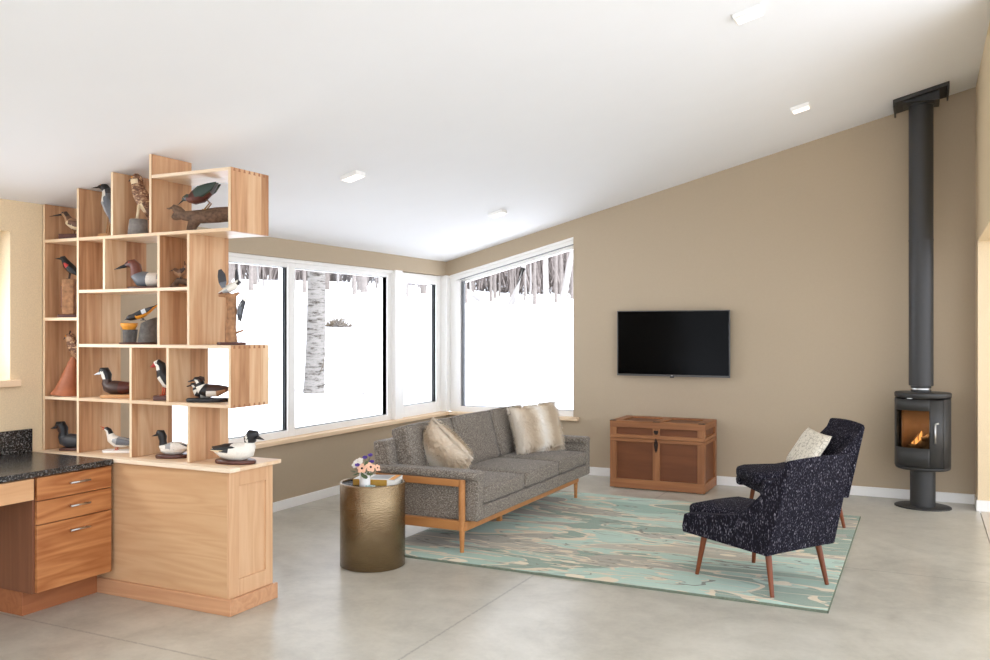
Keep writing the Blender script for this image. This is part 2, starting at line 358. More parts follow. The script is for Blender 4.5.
# window_1: two big panes and a mullion
def win_parts(root,white_boxes,panes,name_w='window_frame'):
    w=MB()
    for b in white_boxes: w.box(*b)
    w.build(name_w,'white',root,bevel=.004)
    for (xa,ya,yb,za,zb) in panes:
        k=MB(); k.use('darkjamb'); d=.05
        k.box(xa-d,xa-.002,ya-.012,ya,za-.012,zb+.012); k.box(xa-d,xa-.002,yb,yb+.012,za-.012,zb+.012)
        k.box(xa-d,xa-.002,ya,yb,za-.012,za); k.box(xa-d,xa-.002,ya,yb,zb,zb+.012)
        sp=k.build('window_spacer','darkjamb',root); 
        g=MB(); g.box(xa-.032,xa-.026,ya,yb,za,zb); g.build('window_pane','glass',root)
w1=thing('window_1','long white-framed window with two wide panes over the sofa','window',(0,0,0)); w1['kind']='structure'
F0,F1=-5.30,-5.185
win_parts(w1,[(F0,F1,4.85,4.93,.63,2.245),(F0,F1,6.352,6.452,.63,2.245),(F0,F1,8.0,8.075,.63,2.245),(F0,F1,4.93,6.352,.63,.69),(F0,F1,6.452,8.0,.63,.69),(F0,F1,4.93,6.352,2.168,2.245),(F0,F1,6.452,8.0,2.168,2.245),(-5.2,-5.165,4.85,8.075,2.21,2.245)],
 [(-5.2,4.93,6.352,.69,2.168),(-5.2,6.452,8.0,.69,2.168)])
w2=thing('window_2','narrow white casement window between post and corner','window',(0,0,0)); w2['kind']='structure'
win_parts(w2,[(F0,F1,8.225,8.335,.63,2.24),(F0,F1,9.055,9.15,.63,2.24),(F0,F1,8.335,9.055,.63,.755),(F0,F1,8.335,9.055,2.135,2.24)],[(-5.2,8.335,9.055,.755,2.135)])
m=MB(); m.box(-5.30,-5.135,8.075,8.225,.63,2.25); struct(m.build('trim_4','white',bevel=.004),'white post between the long window and the casement','post')
m=MB(); m.box(-5.32,-5.105,9.15,9.38,.63,2.25); struct(m.build('trim_5','white',bevel=.004),'white corner post between casement and slope-topped window','post')
w3=thing('window_3','slope-topped white window beside the television wall','window',(0,0,0)); w3['kind']='structure'
w=MB(); w.use('white'); ya,yb=9.235,9.34
gx0,gx1=-4.965,-3.515
w.box(-5.104,gx0,ya+.001,yb-.001,.63,2.19); w.box(gx0+.0005,gx1,ya,yb,.63,.695)
w.prism([(-5.105,top(-5.105)-.075),(gx1,top(gx1)-.075),(gx1,top(gx1)),(-5.105,top(-5.105))],yb,'XZ',ya)
w.prism([(-5.105,top(-5.105)-.03),(gx1,top(gx1)-.03),(gx1,top(gx1)),(-5.105,top(-5.105))],ya,'XZ',9.205)
w.build('window_frame',None,w3,bevel=.003)
k=MB(); k.use('darkjamb'); 
k.box(gx0,gx0+.035,9.262,9.30,.695,top(gx0)-.1); k.prism([(gx0,top(gx0)-.080),(gx1,top(gx1)-.080),(gx1,top(gx1)-.074),(gx0,top(gx0)-.074)],9.26,'XZ',9.232)
k.box(gx0,gx1,9.262,9.30,.69,.702); k.build('window_spacer',None,w3)
w=MB(); w.prism([(gx0,top(gx0)-.115),(gx1,top(gx1)-.115),(gx1,top(gx1)-.076),(gx0,top(gx0)-.076)],9.36,'XZ',9.30); w.build('window_sash','white',w3)
g=MB(); g.prism([(gx0,.695),(gx1,.695),(gx1,top(gx1)-.08),(gx0,top(gx0)-.08)],9.292,'XZ',9.286); g.build('window_pane','glass',w3)
w4=thing('window_4','kitchen window recess at the left edge above the worktop','window',(0,0,0)); w4['kind']='structure'
win_parts(w4,[(F0,-5.25,2.5,2.56,1.288,2.22),(F0,-5.25,3.56,3.618,1.288,2.22),(F0,-5.25,2.56,3.56,1.288,1.34),(F0,-5.25,2.56,3.56,2.16,2.22)],[(-5.27,2.56,3.56,1.34,2.16)])
# ceiling lights
for (x,y,lab,l,w_) in ((-.94,5.35,'flat square ceiling light nearest the top edge of the view',.145,.1),(-.94,7.80,'flat square ceiling light in front of the stove flue',.13,.1),(-3.81,5.40,'flat square ceiling light beside the shelf top, lit white',.13,.1),(-3.78,7.80,'flat square ceiling light above the window corner',.13,.1)):
    t=thing('ceiling_light',lab,'ceiling light',(x,y,ceil_z(x)),0,'flat ceiling lights'); t.rotation_euler=(0,-math.atan(.255),0)
    a=MB(); a.box(-l/2-.012,l/2+.012,-w_/2-.012,w_/2+.012,-.03,.0); a.build('housing','white',t,bevel=.003)
    a=MB(); a.box(-l/2,l/2,-w_/2,w_/2,-.034,-.0295); a.build('diffuser','lampglow',t)
# ------------------------------------------------------------------ room divider: half wall and open shelves
t=thing('divider_cabinet','pale maple half-wall cabinet carrying the open shelves','cabinet',(-4.3,3.95,0))
def L(*b): # world box -> local
    o=t.location; return (b[0]-o.x,b[1]-o.x,b[2]-o.y,b[3]-o.y,b[4],b[5])
X0,X1,Y0,Y1=-5.138,-3.495,3.78,4.14
m=MB(); m.box(*L(X0,X1-.02,Y0,Y1,0,.80)); m.build('body','maple',t)
m=MB(); e=X1
m.box(*L(e-.02,e,Y0-.004,Y0+.075,.09,.80)); m.build('end_stile','maple_v',t,bevel=.002)
m=MB(); m.box(*L(e-.02,e,Y1-.06,Y1,.09,.80)); m.build('end_stile','maple_v',t,bevel=.002)
m=MB(); m.box(*L(e-.02,e,Y0+.075,Y1-.06,.715,.80)); m.build('end_rail','maple_v',t,bevel=.002)
m=MB(); m.box(*L(e-.02,e,Y0+.075,Y1-.06,.09,.185)); m.build('end_rail','maple_v',t,bevel=.002)
m=MB(); m.box(*L(e-.02,e-.011,Y0+.075,Y1-.06,.185,.715)); m.build('end_panel','maple_v',t)
m=MB(); m.box(*L(X0,e+.022,Y0-.022,Y0-.001,0,.092)); m.box(*L(e+.001,e+.022,Y0-.001,Y1+.02,0,.092)); m.build('skirting','maple_skirt',t,bevel=.003)
m=MB(); m.box(*L(X0,-3.472,3.758,4.19,.801,.824)); m.build('top','shelf_h',t,bevel=.003)
t=thing('display_shelf','open stepped alder shelves holding carved birds up to the ceiling','shelf unit',(-4.3,3.99,.824))
o=t.location; YA,YZ,TH=3.84,4.163,.0195
M['dove']=plain('dovetail_end_grain',(150,98,62),.5)
M['front_lit']=wood('alder_front_lit','F0DABA','DDBD97','Z','X',.2,stripamt=.3)  # paler alder for upright fronts: frontal light put into the wood colour
def V(x,z0,z1=None,slope=False):
    m=MB(); xa,xb=x-o.x,x+TH-o.x
    if slope: m.prism([(xa,z0-o.z),(xb,z0-o.z),(xb,ceil_z(x)-o.z-.001),(xa,ceil_z(x)-o.z-.003)],YZ-o.y,'XZ',YA-o.y)
    else: m.box(xa,xb,YA-o.y,YZ-o.y,z0-o.z,z1-o.z)
    ob=m.build('upright','shelf_v',t,bevel=.0015); ob.data.materials.append(M['front_lit'])
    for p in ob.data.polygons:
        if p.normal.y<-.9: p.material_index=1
def S(xa,xb,zt,name='shelf'):
    m=MB(); m.box(xa-o.x,xb-o.x,YA+.001-o.y,YZ-.001-o.y,zt-.0195-o.z,zt-o.z); m.build(name,'shelf_h',t,bevel=.0015)
Z1,Z2,Z3,Z4,ZL,ZT=2.184,1.853,1.512,1.172,1.680,2.530
A=-5.133;B=-4.815;C_=-4.51;D=-4.185;E_=-3.565;P2=-4.58;P23=-4.118;G=-3.88;Q4=-4.35;R4=-4.045
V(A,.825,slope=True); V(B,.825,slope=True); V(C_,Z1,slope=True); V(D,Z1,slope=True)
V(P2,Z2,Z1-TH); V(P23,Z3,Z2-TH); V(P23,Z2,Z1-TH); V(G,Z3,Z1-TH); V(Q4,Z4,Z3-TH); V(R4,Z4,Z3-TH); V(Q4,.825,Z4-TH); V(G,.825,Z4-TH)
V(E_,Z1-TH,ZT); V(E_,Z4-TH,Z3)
S(A+TH,B,Z1);S(B+TH,E_,Z1);S(D+TH,E_,ZT); S(B+TH,G,Z2); S(A+TH,B,ZL); S(B+TH,E_,Z3); S(A+TH,B,Z4); S(B+TH,E_,Z4)
for zt in (ZT-.010,Z3-.010,Z4-.010):
    for k in range(7):
        m=MB(); y=YA+.02+k*.042
        m.prism([(y-o.y,zt-.0095-o.z),(y+.018-o.y,zt-.0095-o.z),(y+.014-o.y,zt+.0095-o.z),(y+.004-o.y,zt+.0095-o.z)],E_+TH+.0006-o.x,'YZ',E_+TH-.004-o.x)
        m.build('dovetail',M['dove'],t)
# ------------------------------------------------------------------ kitchen run at the left
t=thing('drawer_cabinet','cherry cabinet with three drawers beside the half wall','cabinet',(-4.83,3.5,0)); o=t.location
def L2(*b): return (b[0]-o.x,b[1]-o.x,b[2]-o.y,b[3]-o.y,b[4],b[5])
FX=-4.40
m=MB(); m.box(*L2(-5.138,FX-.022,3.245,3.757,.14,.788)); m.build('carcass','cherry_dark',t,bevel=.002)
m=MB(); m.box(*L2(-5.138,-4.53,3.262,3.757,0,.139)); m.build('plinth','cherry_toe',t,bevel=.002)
for z0,z1 in ((.655,.782),(.522,.650),(.147,.517)):
    m=MB(); m.box(*L2(FX-.021,FX,3.258,3.752,z0,z1)); d=m.build('drawer','cherry',t,bevel=.002)
    zc=(z0+z1)/2+.008 if z1-z0<.2 else z1-.062
    yc=3.518
    m=MB(); m.tube([(FX+.024-o.x,yc-.066-o.y,zc),(FX+.024-o.x,yc+.066-o.y,zc)],.0055,10)
    for yy in (yc-.052,yc+.052): m.tube([(FX-.002-o.x,yy-o.y,zc),(FX+.024-o.x,yy-o.y,zc)],.0042,8)
    m.build('handle','metal',d)
t=thing('worktop','speckled black granite worktop running into the half wall','worktop',(-4.83,2.9,.79)); o=t.location
m=MB(); m.box(*L2(-5.138,FX+.012,1.6,3.757,.0,.033)); m.build('slab','stone',t,bevel=.004)
m=MB(); m.box(*L2(-5.138,-5.118,1.6,3.757,.034,.18)); m.build('backsplash','stone',t,bevel=.002)
t=thing('desk_drawer','shallow pale cherry drawer under the worktop at left edge','drawer',(-4.83,2.7,.665)); o=t.location
m=MB(); m.box(*L2(FX-.021,FX,2.0,3.238,0,.118)); m.build('drawer_front',wood('cherry_pale','DDB083','C08E60','Y','Z',.06,stripamt=.4),t,bevel=.002)
m=MB(); m.box(*L2(-5.1,FX-.022,2.02,3.23,.012,.12)); m.build('drawer_box','cherry_dark',t)
# ------------------------------------------------------------------ rug
RT=.017
t=thing('rug','large marbled aqua, green and beige rug under sofa and armchairs','rug',(-2.02,6.69,0))
m=MB(); m.box(-1.53,1.53,-1.40,1.40,.0005,RT)
me=m.build('pile','rug',t,bevel=.005)
m=MB()
for b in ((-1.534,1.534,-1.404,-1.399),(-1.534,1.534,1.399,1.404),(-1.534,-1.529,-1.404,1.404),(1.529,1.534,-1.404,1.404)): m.box(*b,.0003,RT-.002)
m.build('binding','rugedge',t)
# ------------------------------------------------------------------ sofa
sx,sy=-3.3,6.74
t=thing('sofa','long grey tweed three-seat sofa with exposed oak frame','sofa',(sx,sy,RT))
def LS(x0,x1,y0,y1,z0,z1): return (x0-sx,x1-sx,y0-sy,y1-sy,z0-RT,z1-RT)
def cushion(name,x0,x1,y0,y1,z0,z1,mat,parent,crown=(0,0,.02),bev=.03,tilt=0,piv=None,n=10,piping=True):
    # soft box: subdivided faces bulge by crown along each axis
    m=MB(); cx,cy,cz=(x0+x1)/2,(y0+y1)/2,(z0+z1)/2; hx,hy,hz=(x1-x0)/2,(y1-y0)/2,(z1-z0)/2
    bm=m.b; bmesh.ops.create_cube(bm,size=2.); bmesh.ops.subdivide_edges(bm,edges=bm.edges[:],cuts=n,use_grid_fill=True)
    for v in bm.verts:
        a,b,c=v.co
        r=lambda q: max(0.,1-q*q)
        # round the corners
        px,py,pz=a*hx,b*hy,c*hz; q=[abs(a)*hx-(hx-bev),abs(b)*hy-(hy-bev),abs(c)*hz-(hz-bev)]
        qq=[max(0,w) for w in q]; l=math.sqrt(sum(w*w for w in qq))
        if l>bev and sum(w>0 for w in qq)>1:
            k=bev/l; px,py,pz=[math.copysign((h-bev)+w*k,s) if w>0 else p for h,w,s,p in zip((hx,hy,hz),qq,(a,b,c),(px,py,pz))]
        px+=math.copysign(crown[0]*r(b)*r(c),a)*abs(a)**4; py+=math.copysign(crown[1]*r(a)*r(c),b)*abs(b)**4; pz+=math.copysign(crown[2]*r(a)*r(b),c)*abs(c)**4
        v.co=(px,py,pz)
    M4=Matrix.Translation((cx,cy,cz))@Matrix.Rotation(tilt,4,'Y')
    for v in bm.verts: v.co=M4@v.co
    for f in bm.faces: f.smooth=True
    m.use(mat)
    if piping:
        e=.0045
        for sgn in (1,):
            loop=[(sgn_x*(hx-bev*.45),sgn_y*(hy-bev*.3)) for sgn_x,sgn_y in ((1,-1),(1,1),(-1,1),(-1,-1),(1,-1))]
            m.tube([M4@Vector((a,b,hz-bev*.25)) for a,b in loop],e,6)
    o=m.build(name,None,parent)
    return o
fx=-2.85
# upholstered base, sides and back
m=MB(); m.box(*LS(-3.66,fx,5.66,7.805,.235,.335)); m.build('seat_base','tweed',t,bevel=.015,seg=3)
for nm,y0,y1,ya in (('arm',5.56,5.665,5.515),('arm',7.80,7.905,7.775)):
    m=MB(); m.box(*LS(-3.68,fx,y0,y1,.235,.56)); a=m.build(nm,'tweed',t,bevel=.014,seg=3)
    m=MB(); m.box(*LS(-3.69,fx+.003,ya,ya+.15 if ya<6 else 7.912,.532,.592)); m.build('arm_pad','tweed',a,bevel=.022,seg=4)
m=MB(); pts=[(-3.60,.25),(-3.69,.25),(-3.745,.762),(-3.615,.775),(-3.55,.40)]
m.prism([(a-sx,b-RT) for a,b in pts],7.90-sy,'XZ',5.565-sy); m.build('backrest','tweed',t,bevel=.02,seg=3)
ys=[5.672,6.395,7.125,7.795]
for k in range(3):
    cushion('seat_cushion',-3.50-sx,fx+.004-sx,ys[k]-sy,ys[k+1]-.004-sy,.337-RT,.462-RT,'tweed',t,crown=(.008,.0,.016),bev=.028)
for k in range(3):
    y0=ys[k]+.0 if k else 5.668
    m=MB()
    o=cushion('back_cushion',-.075,.075,y0-sy,ys[k+1]-.004-sy,-.215,.215,'tweed',t,crown=(.02,.0,.006),bev=.028,piping=False)
    mm=Matrix.Translation((-3.535-sx,0,.656-RT))@Matrix.Rotation(R(-14),4,'Y')
    for v in o.data.vertices: v.co=mm@v.co
    # welt along the cushion's front and top edges
    m=MB(); z1,xx=.206,.068
    yy0,yy1=y0-sy+.012,ys[k+1]-.016-sy
    m.tube([mm@Vector(p) for p in ((xx,yy0,-.2),(xx,yy0,z1),(xx,yy1,z1),(xx,yy1,-.2))],.005,6); m.build('piping','tweed',o)
# oak frame
def leg(name,x,y,ztop,parent,w=.023,taper=.6,mat='teak',dx=0,dy=0):
    m=MB(); n=12
    m.tube([(x+dx-sx,y+dy-sy,0),(x-sx,y-sy,.22),(x-sx,y-sy,ztop-RT)],[w*taper,w,w],n); return m.build(name,mat,parent,smooth=50)
leg('leg',-2.957,5.527,.535,t,.024); leg('leg',-2.957,7.80,.235,t,.022,.65); leg('leg',-3.66,5.527,.535,t,.024); leg('leg',-3.66,7.80,.235,t,.022,.65)
m=MB(); m.box(*LS(-3.19,-3.15,6.56,6.60,RT,.20)); m.build('center_leg','teak',t,bevel=.004)
m=MB(); m.box(*LS(-3.66,-2.957,5.508,5.556,.172,.240)); m.build('side_rail','teak',t,bevel=.005)
m=MB(); m.box(*LS(-3.66,-2.957,5.512,5.542,.483,.533)); m.build('arm_rail','teak',t,bevel=.005)
m=MB(); m.box(*LS(-2.968,-2.926,5.53,7.80,.168,.234)); m.build('front_rail','teak',t,bevel=.005)
m=MB(); m.box(*LS(-3.68,-3.65,5.54,7.80,.180,.236)); m.build('back_rail','teak',t,bevel=.005)
# fur pillows
def pillow_mesh(m,w,h,T,mat,n=18,pinch=.06):
    m.use(mat); V={}
    for sd in (1,-1):
        for i in range(n+1):
            for j in range(n+1):
                u,v=2*i/n-1,2*j/n-1
                if (i in (0,n) or j in (0,n)) and sd==-1: V[(sd,i,j)]=V[(1,i,j)]; continue
                th=T*((1-u**4)*(1-v**4))**.6
                x=u*w/2*(1-pinch*(1-v*v)*abs(u)); y=v*h/2*(1-pinch*(1-u*u)*abs(v))
                V[(sd,i,j)]=m.b.verts.new((x,sd*th,y))
    for sd in (1,-1):
        for i in range(n):
            for j in range(n):
                q=[V[(sd,i,j)],V[(sd,i+1,j)],V[(sd,i+1,j+1)],V[(sd,i,j+1)]]; m.face(q if sd==1 else q[::-1],True)
def place(o,loc,rot): o.location=loc; o.rotation_euler=rot
def fur_pillow(label,loc,rot,w,h,T,seed):
    rg=random.Random(seed); t=thing('fur_pillow',label,'pillow',loc,0,'fur pillows on the sofa'); t.rotation_euler=rot
    m=MB(); pillow_mesh(m,w,h,T,'fur'); m.build('cushion',None,t)
    m=MB(); m.use('fur')
    for k in range(7000):
        u,v=rg.uniform(-1,1),rg.uniform(-1,1); sd=rg.choice((1,-1))
        if rg.random()<.22:
            if rg.random()<.5: u=math.copysign(1,u)
            else: v=math.copysign(1,v)
        th=T*max(0,(1-u**4)*(1-v**4))**.6
        p=Vector((u*w/2*(1-.06*(1-v*v)*abs(u)),sd*th*.98,v*h/2*(1-.06*(1-u*u)*abs(v))))
        nrm=Vector((u*abs(u)**3*1.2,sd*(1.05-max(abs(u),abs(v))**3),v*abs(v)**3*1.2)).normalized()
        lay=Vector((rg.uniform(-.5,.5),rg.uniform(-.2,.2),-.9+rg.uniform(-.4,.4)))
        ln=rg.uniform(.022,.055); d1=(nrm*.8+lay*.5).normalized(); d2=(nrm*.25+lay).normalized()
        sdv=d1.cross(nrm+Vector((.01,.02,.03))).normalized()*rg.uniform(.0016,.003)
        a,b=p-sdv,p+sdv; c=p+d1*ln*.55; e=c+d2*ln*.5
        v1,v2=m.b.verts.new(a),m.b.verts.new(b); v3,v4=m.b.verts.new(c+sdv*.7),m.b.verts.new(c-sdv*.7); v5=m.b.verts.new(e)
        m.face([v1,v2,v3,v4],True); m.face([v4,v3,v5],True)
    o=m.build('fur',None,t); o['kind']='stuff'
    return t
fur_pillow('tan fur pillow with pale middle stripe against the far sofa back',(-3.235,7.52,.690),(R(-15),R(-3),R(64)),.55,.43,.10,3)
fur_pillow('cream fur pillow slumped behind the near sofa arm',(-3.345,5.94,.630),(R(-26),R(46),R(142)),.42,.42,.115,5)
# ------------------------------------------------------------------ drum table and what stands on it
t=thing('side_table','round hammered brass drum table at the near sofa arm','table',(-3.385,5.035,0))
m=MB(); r=.221; m.lathe([(r-.012,.0),(r,.006),(r,.562),(r-.003,.566),(r-.012,.566),(r-.013,.545)],n=72); m.build('drum','brass',t)
m=MB(); m.lathe([(0,.548),(r-.014,.548),(r-.013,.556)],n=64); m.build('tray_top',plain('black_tray',(44,42,42),.25,spec=.5),t)
ZT0=.548
t=thing('vase','small white ceramic cylinder vase holding the flowers on drum','vase',(-3.377,4.93,ZT0))
m=MB(); m.lathe([(0,.0),(.034,0),(.0365,.004),(.0365,.094),(.0335,.094),(.033,.012),(0,.01)],n=36); m.build('vessel','potwhite',t)
def flower(label,kind,dx,dy,dz,r,col_,rz=0):
    t=thing('flower',label,'flower',(-3.377+dx*.15,4.93+dy*.15,ZT0+.012),rz,'flowers in the white vase')
    d=Vector((dx*.85,dy*.85,dz-.012)); rr=random.Random(int(dx*1e4+dz*1e3))
    m=MB(); m.tube([(0,0,0.004),(d.x*.35,d.y*.35,d.z*.55),tuple(d)],.0022,6); m.build('stem','leaf',t)
    m=MB(); m.use(col_)
    out=Vector((dx,dy,.05)).normalized() if kind!='puff' else Vector((0,0,1))
    out=(out+Vector((.35,-.6,.25))).normalized(); q=out.to_track_quat('Z','Y').to_matrix().to_4x4()
    layers=((1.,5 if kind=='open' else 7,.15),(.75,6,.5),(.5,5,.9)) if kind!='puff' else ((1.,8,.5),(.8,8,.9),(.5,6,1.3))
    for sc_,n,lift in layers[:2 if kind=='open' else 3]:
        for i in range(n):
            a=2*PI*(i+rr.random()*.4)/n; v0=len(m.b.verts); rad=r*sc_
            m.ball((0,0,0),1,8)
            mt=Matrix.Translation(d)@q@Matrix.Rotation(a,4,'Z')@Matrix.Rotation(-lift,4,'Y')@Matrix.Translation((rad*.55,0,0))@Matrix.Diagonal((rad*.5,rad*.42,rad*.10,1))
            m.xf(mt,v0)
    m.build('petals',None,t,smooth=80)
    if kind=='open':
        m=MB(); m.ball((0,0,0),r*.24,8); m.xf(Matrix.Translation(d+out*r*.12)); m.build('flower_center','heart',t)
flower('large creamy white bloom at the left of the vase','full',-.042,-.02,.155,.046,'petalwhite')
flower('peach anemone low at the front of the bouquet','open',.012,-.05,.128,.036,'petalpeach')
flower('peach anemone at the right of the bouquet','open',.055,-.015,.135,.036,'petalpeach')
flower('peach flower half hidden at far right edge of bouquet','open',.085,.02,.128,.026,'petalpeach')
flower('purple flower in front of the white bloom','puff',-.022,-.055,.145,.020,'petalpurple')
flower('purple flower standing above the white bloom','puff',-.006,.01,.188,.020,'petalpurple')
flower('topmost purple flower of the bouquet','puff',.03,.02,.205,.020,'petalpurple')
flower('purple flower between the two peach anemones','puff',.042,.02,.163,.018,'petalpurple')
t=thing('eucalyptus_leaves','loose green leaves tucked into the white vase','leaves',(-3.377,4.93,ZT0))
def leaf(p,d,l,w,par):
    m=MB(); m.use('leaf'); v0=len(m.b.verts); m.ball((0,0,0),1,8); dv=Vector(d).normalized()
    q=dv.to_track_quat('X','Z').to_matrix().to_4x4(); m.xf(Matrix.Translation(p)@q@Matrix.Translation((l/2,0,0))@Matrix.Diagonal((l/2,w/2,.003,1)),v0)
    m.tube([(0,0,.06),tuple(Vector(p)*.98)],.0015,5); m.build('leaf',None,par,smooth=80)
for p,d,l,w in (((.0,-.035,.098),(.7,-.2,-.55),.06,.05),((-.03,-.03,.1),(-.6,-.3,.1),.06,.02),((-.02,-.035,.098),(-.3,-.6,-.2),.05,.028),((.02,-.02,.12),(.2,-.1,1),.06,.035),((.01,.01,.14),(.2,.1,1),.05,.03),((.04,-.02,.1),(.8,-.5,-.25),.05,.045)): leaf(p,d,l,w,t)
t=thing('book','thick gold-spined picture book lying behind the white vase','book',(-3.372,5.085,ZT0),R(17))
w,h,th=.295,.20,.042
m=MB(); m.box(-w/2+.004,w/2-.003,-h/2+.004,h/2-.004,.004,th-.004); m.build('pages','pagewhite',t)
m=MB(); m.box(-w/2,w/2,-h/2,h/2,0,.004); m.box(-w/2,w/2,-h/2,h/2,th-.004,th); m.build('cover','coverwhite',t,bevel=.001)
m=MB(); m.box(-w/2-.0005,w/2-.06,-h/2-.003,-h/2+.004,0.001,th-.001); m.build('spine','spinegold',t)
m=MB(); m.box(-.04,.09,-.07,.09,th,th+.0006); m.box(.10,.145,-.10,.10,th,th+.0006); 
o=m.build('cover_picture',plain('book_cover_grey',(160,160,158),.4),t)
m=MB(); m.box(.10,.135,-.10,.10,th+.0006,th+.001); m.build('cover_band','yellow',t)
t=thing('glass_dish','small pale teal glass dish beside the vase on drum','dish',(-3.315,4.905,ZT0))
m=MB(); m.lathe([(0,.0),(.024,0),(.034,.010),(.036,.014),(.033,.014),(.024,.006),(0,.005)],n=32); m.build('bowl',plain('teal_glass',(150,176,174),.12,spec=.6),t)
# ------------------------------------------------------------------ trunk
t=thing('wooden_trunk','brown panelled wooden trunk under the television','trunk',(-2.395,8.84,0)); o=t.location
tx0,tx1,ty0,ty1=-.48,.48,-.28,.28
def frame_side(m1,m2,hz0,hz1,rail,stiles):pass
body=MB(); body.box(tx0+.02,tx1-.02,ty0+.02,ty1-.02,.02,.50); body.build('panel_body','trunk_p',t)
def rails(zr,parent,name):
    for (z0,z1) in zr:
        m=MB(); m.box(tx0,tx1,ty0,ty0+.028,z0,z1); m.box(tx0,tx1,ty1-.028,ty1,z0,z1); m.box(tx0,tx0+.028,ty0+.028,ty1-.028,z0,z1); m.box(tx1-.028,tx1,ty0+.028,ty1-.028,z0,z1); m.build(name,'trunk_f',parent,bevel=.003)
def stiles(z0,z1,parent,name):
    for yy0,yy1 in ((ty0+.0008,ty0+.028),(ty1-.028,ty1-.0008)):
        for a,b in ((tx0+.0008,tx0+.07),(-.035,.035),(tx1-.07,tx1-.0008)): m=MB(); m.box(a,b,yy0,yy1,z0,z1); m.build(name,'trunk_v',parent,bevel=.002)
    for xx0,xx1 in ((tx0+.0008,tx0+.028),(tx1-.028,tx1-.0008)):
        for a,b in ((ty0+.0285,ty0+.07),(ty1-.07,ty1-.0285)): m=MB(); m.box(xx0,xx1,a,b,z0,z1); m.build(name,'trunk_v',parent,bevel=.002)
rails(((.008,.10),(.475,.51)),t,'rail'); stiles(.10,.475,t,'stile')
m=MB()
for a in (tx0+.03,tx1-.09):
    for b in (ty0+.03,ty1-.09): m.box(a,a+.06,b,b+.06,0,.02)
m.build('foot','trunk_v',t)
m=MB(); m.box(tx0+.02,tx1-.02,ty0+.02,ty1-.02,.515,.668); lid=m.build('lid','trunk_p',t)
rails(((.513,.548),(.618,.684)),lid,'lid_rail'); stiles(.548,.618,lid,'lid_stile')
m=MB(); 
for a,b in ((tx0+.028,tx0+.10),(-.04,.04),(tx1-.10,tx1-.028)): m.box(a,b,ty0+.028,ty1-.028,.66,.6835)
m.box(tx0+.1,tx1-.1,ty0+.028,ty0+.09,.66,.683); m.box(tx0+.1,tx1-.1,ty1-.09,ty1-.028,.66,.683); m.build('lid_batten','trunk_v',lid,bevel=.002)
m=MB(); m.prism([(-.022,.60),(.022,.60),(.024,.585),(.012,.56),(-.012,.56),(-.024,.585)],ty0-.004,'XZ',ty0+.001); m.build('hasp_plate','iron',lid,bevel=.001)
m=MB(); m.prism([(-.012,.505),(.012,.505),(.022,.46),(.012,.40),(0,.375),(-.012,.40),(-.022,.46)],ty0-.005,'XZ',ty0+.001); m.tube([(0,ty0-.005,.52),(0,ty0-.016,.49),(0,ty0-.008,.45)],.006,8); m.build('hasp','iron',t,bevel=.001)
m=MB()
for a,b in ((tx0-.0015,tx0+.06),(-.035,.035),(tx1-.06,tx1+.0015)): m.box(a,b,ty0-.0015,ty0+.05,.681,.686)
m.build('corner_strap','iron',lid)
# ------------------------------------------------------------------ television
t=thing('television','black flat television mounted on the tan wall','television',(-2.382,9.15,1.458))
w,h=1.2,.695
m=MB(); m.box(-w/2+.06,w/2-.06,-.002,.032,-h/2+.08,h/2-.1); m.box(-.2,.2,.032,.0495,-.2,.2); m.build('back_box','charcoal',t)
m=MB()
m.box(-w/2,w/2,-.028,-.002,h/2-.010,h/2); m.box(-w/2,w/2,-.030,-.002,-h/2,-h/2+.020); m.box(-w/2,-w/2+.010,-.028,-.002,-h/2+.02,h/2-.01); m.box(w/2-.010,w/2,-.028,-.002,-h/2+.02,h/2-.01); m.build('bezel','tvframe',t,bevel=.002)
m=MB(); m.box(-w/2+.010,w/2-.010,-.024,-.003,-h/2+.02,h/2-.01); m.build('screen','screen',t)
m=MB(); m.box(-.02,.02,-.029,-.01,-h/2-.012,-h/2); m.build('sensor','charcoal',t)
m=MB(); m.box(-.008,.008,-.0312,-.03,-h/2+.006,-h/2+.013); m.build('maker_badge','metal',t)
# ------------------------------------------------------------------ stove
SX,SY=-.012,8.86
t=thing('wood_stove','dark grey oval wood stove on a pedestal with glass door','stove',(SX,SY,0),R(-9))
def oval(a,b,n=64,fl=1.): return [(a*math.copysign(abs(math.cos(2*PI*k/n))**.8,math.cos(2*PI*k/n)),b*math.copysign(abs(math.sin(2*PI*k/n))**.8,math.sin(2*PI*k/n))) for k in range(n)]
A_,B_=.228,.20
m=MB(); m.lathe([(0,.0),(.236,.0),(.236,.010),(.228,.014),(.0,.014)],n=64,sy=.86); m.build('base_plate','blackmetal',t)
m=MB(); m.lathe([(.105,.014),(.105,.345)],n=48); m.build('pedestal','blackmetal',t,smooth=40)
# body: ring wall with a window opening at the front
def ang_pts(a0,a1,n): return [a0+(a1-a0)*k/n for k in range(n+1)]
def Pxy(a,s=1.): 
    c,q=math.cos(a),math.sin(a); return (A_*s*math.copysign(abs(c)**.8,c),B_*s*math.copysign(abs(q)**.8,q))
def shell(m,a0,a1,z0,z1,s0,s1,n):
    an=ang_pts(a0,a1,n); g=[]
    for a in an:
        p,q=Pxy(a,s0),Pxy(a,s1); g.append([m.b.verts.new((*p,z0)),m.b.verts.new((*p,z1)),m.b.verts.new((*q,z1)),m.b.verts.new((*q,z0))])
    for u,v in zip(g,g[1:]):
        for i in range(4): m.face([u[i],v[i],v[(i+1)%4],u[(i+1)%4]],i in (0,2))
    m.face(g[0]); m.face(g[-1][::-1])
dA0,dA1=R(-90-74),R(-90+50)     # the door's sweep
wA0,wA1=R(-90-58),R(-90+17)     # its window
m=MB(); shell(m,dA1+.035,dA0-.035+2*PI,.375,.985,1.,.93,48); m.build('body','blackmetal',t)
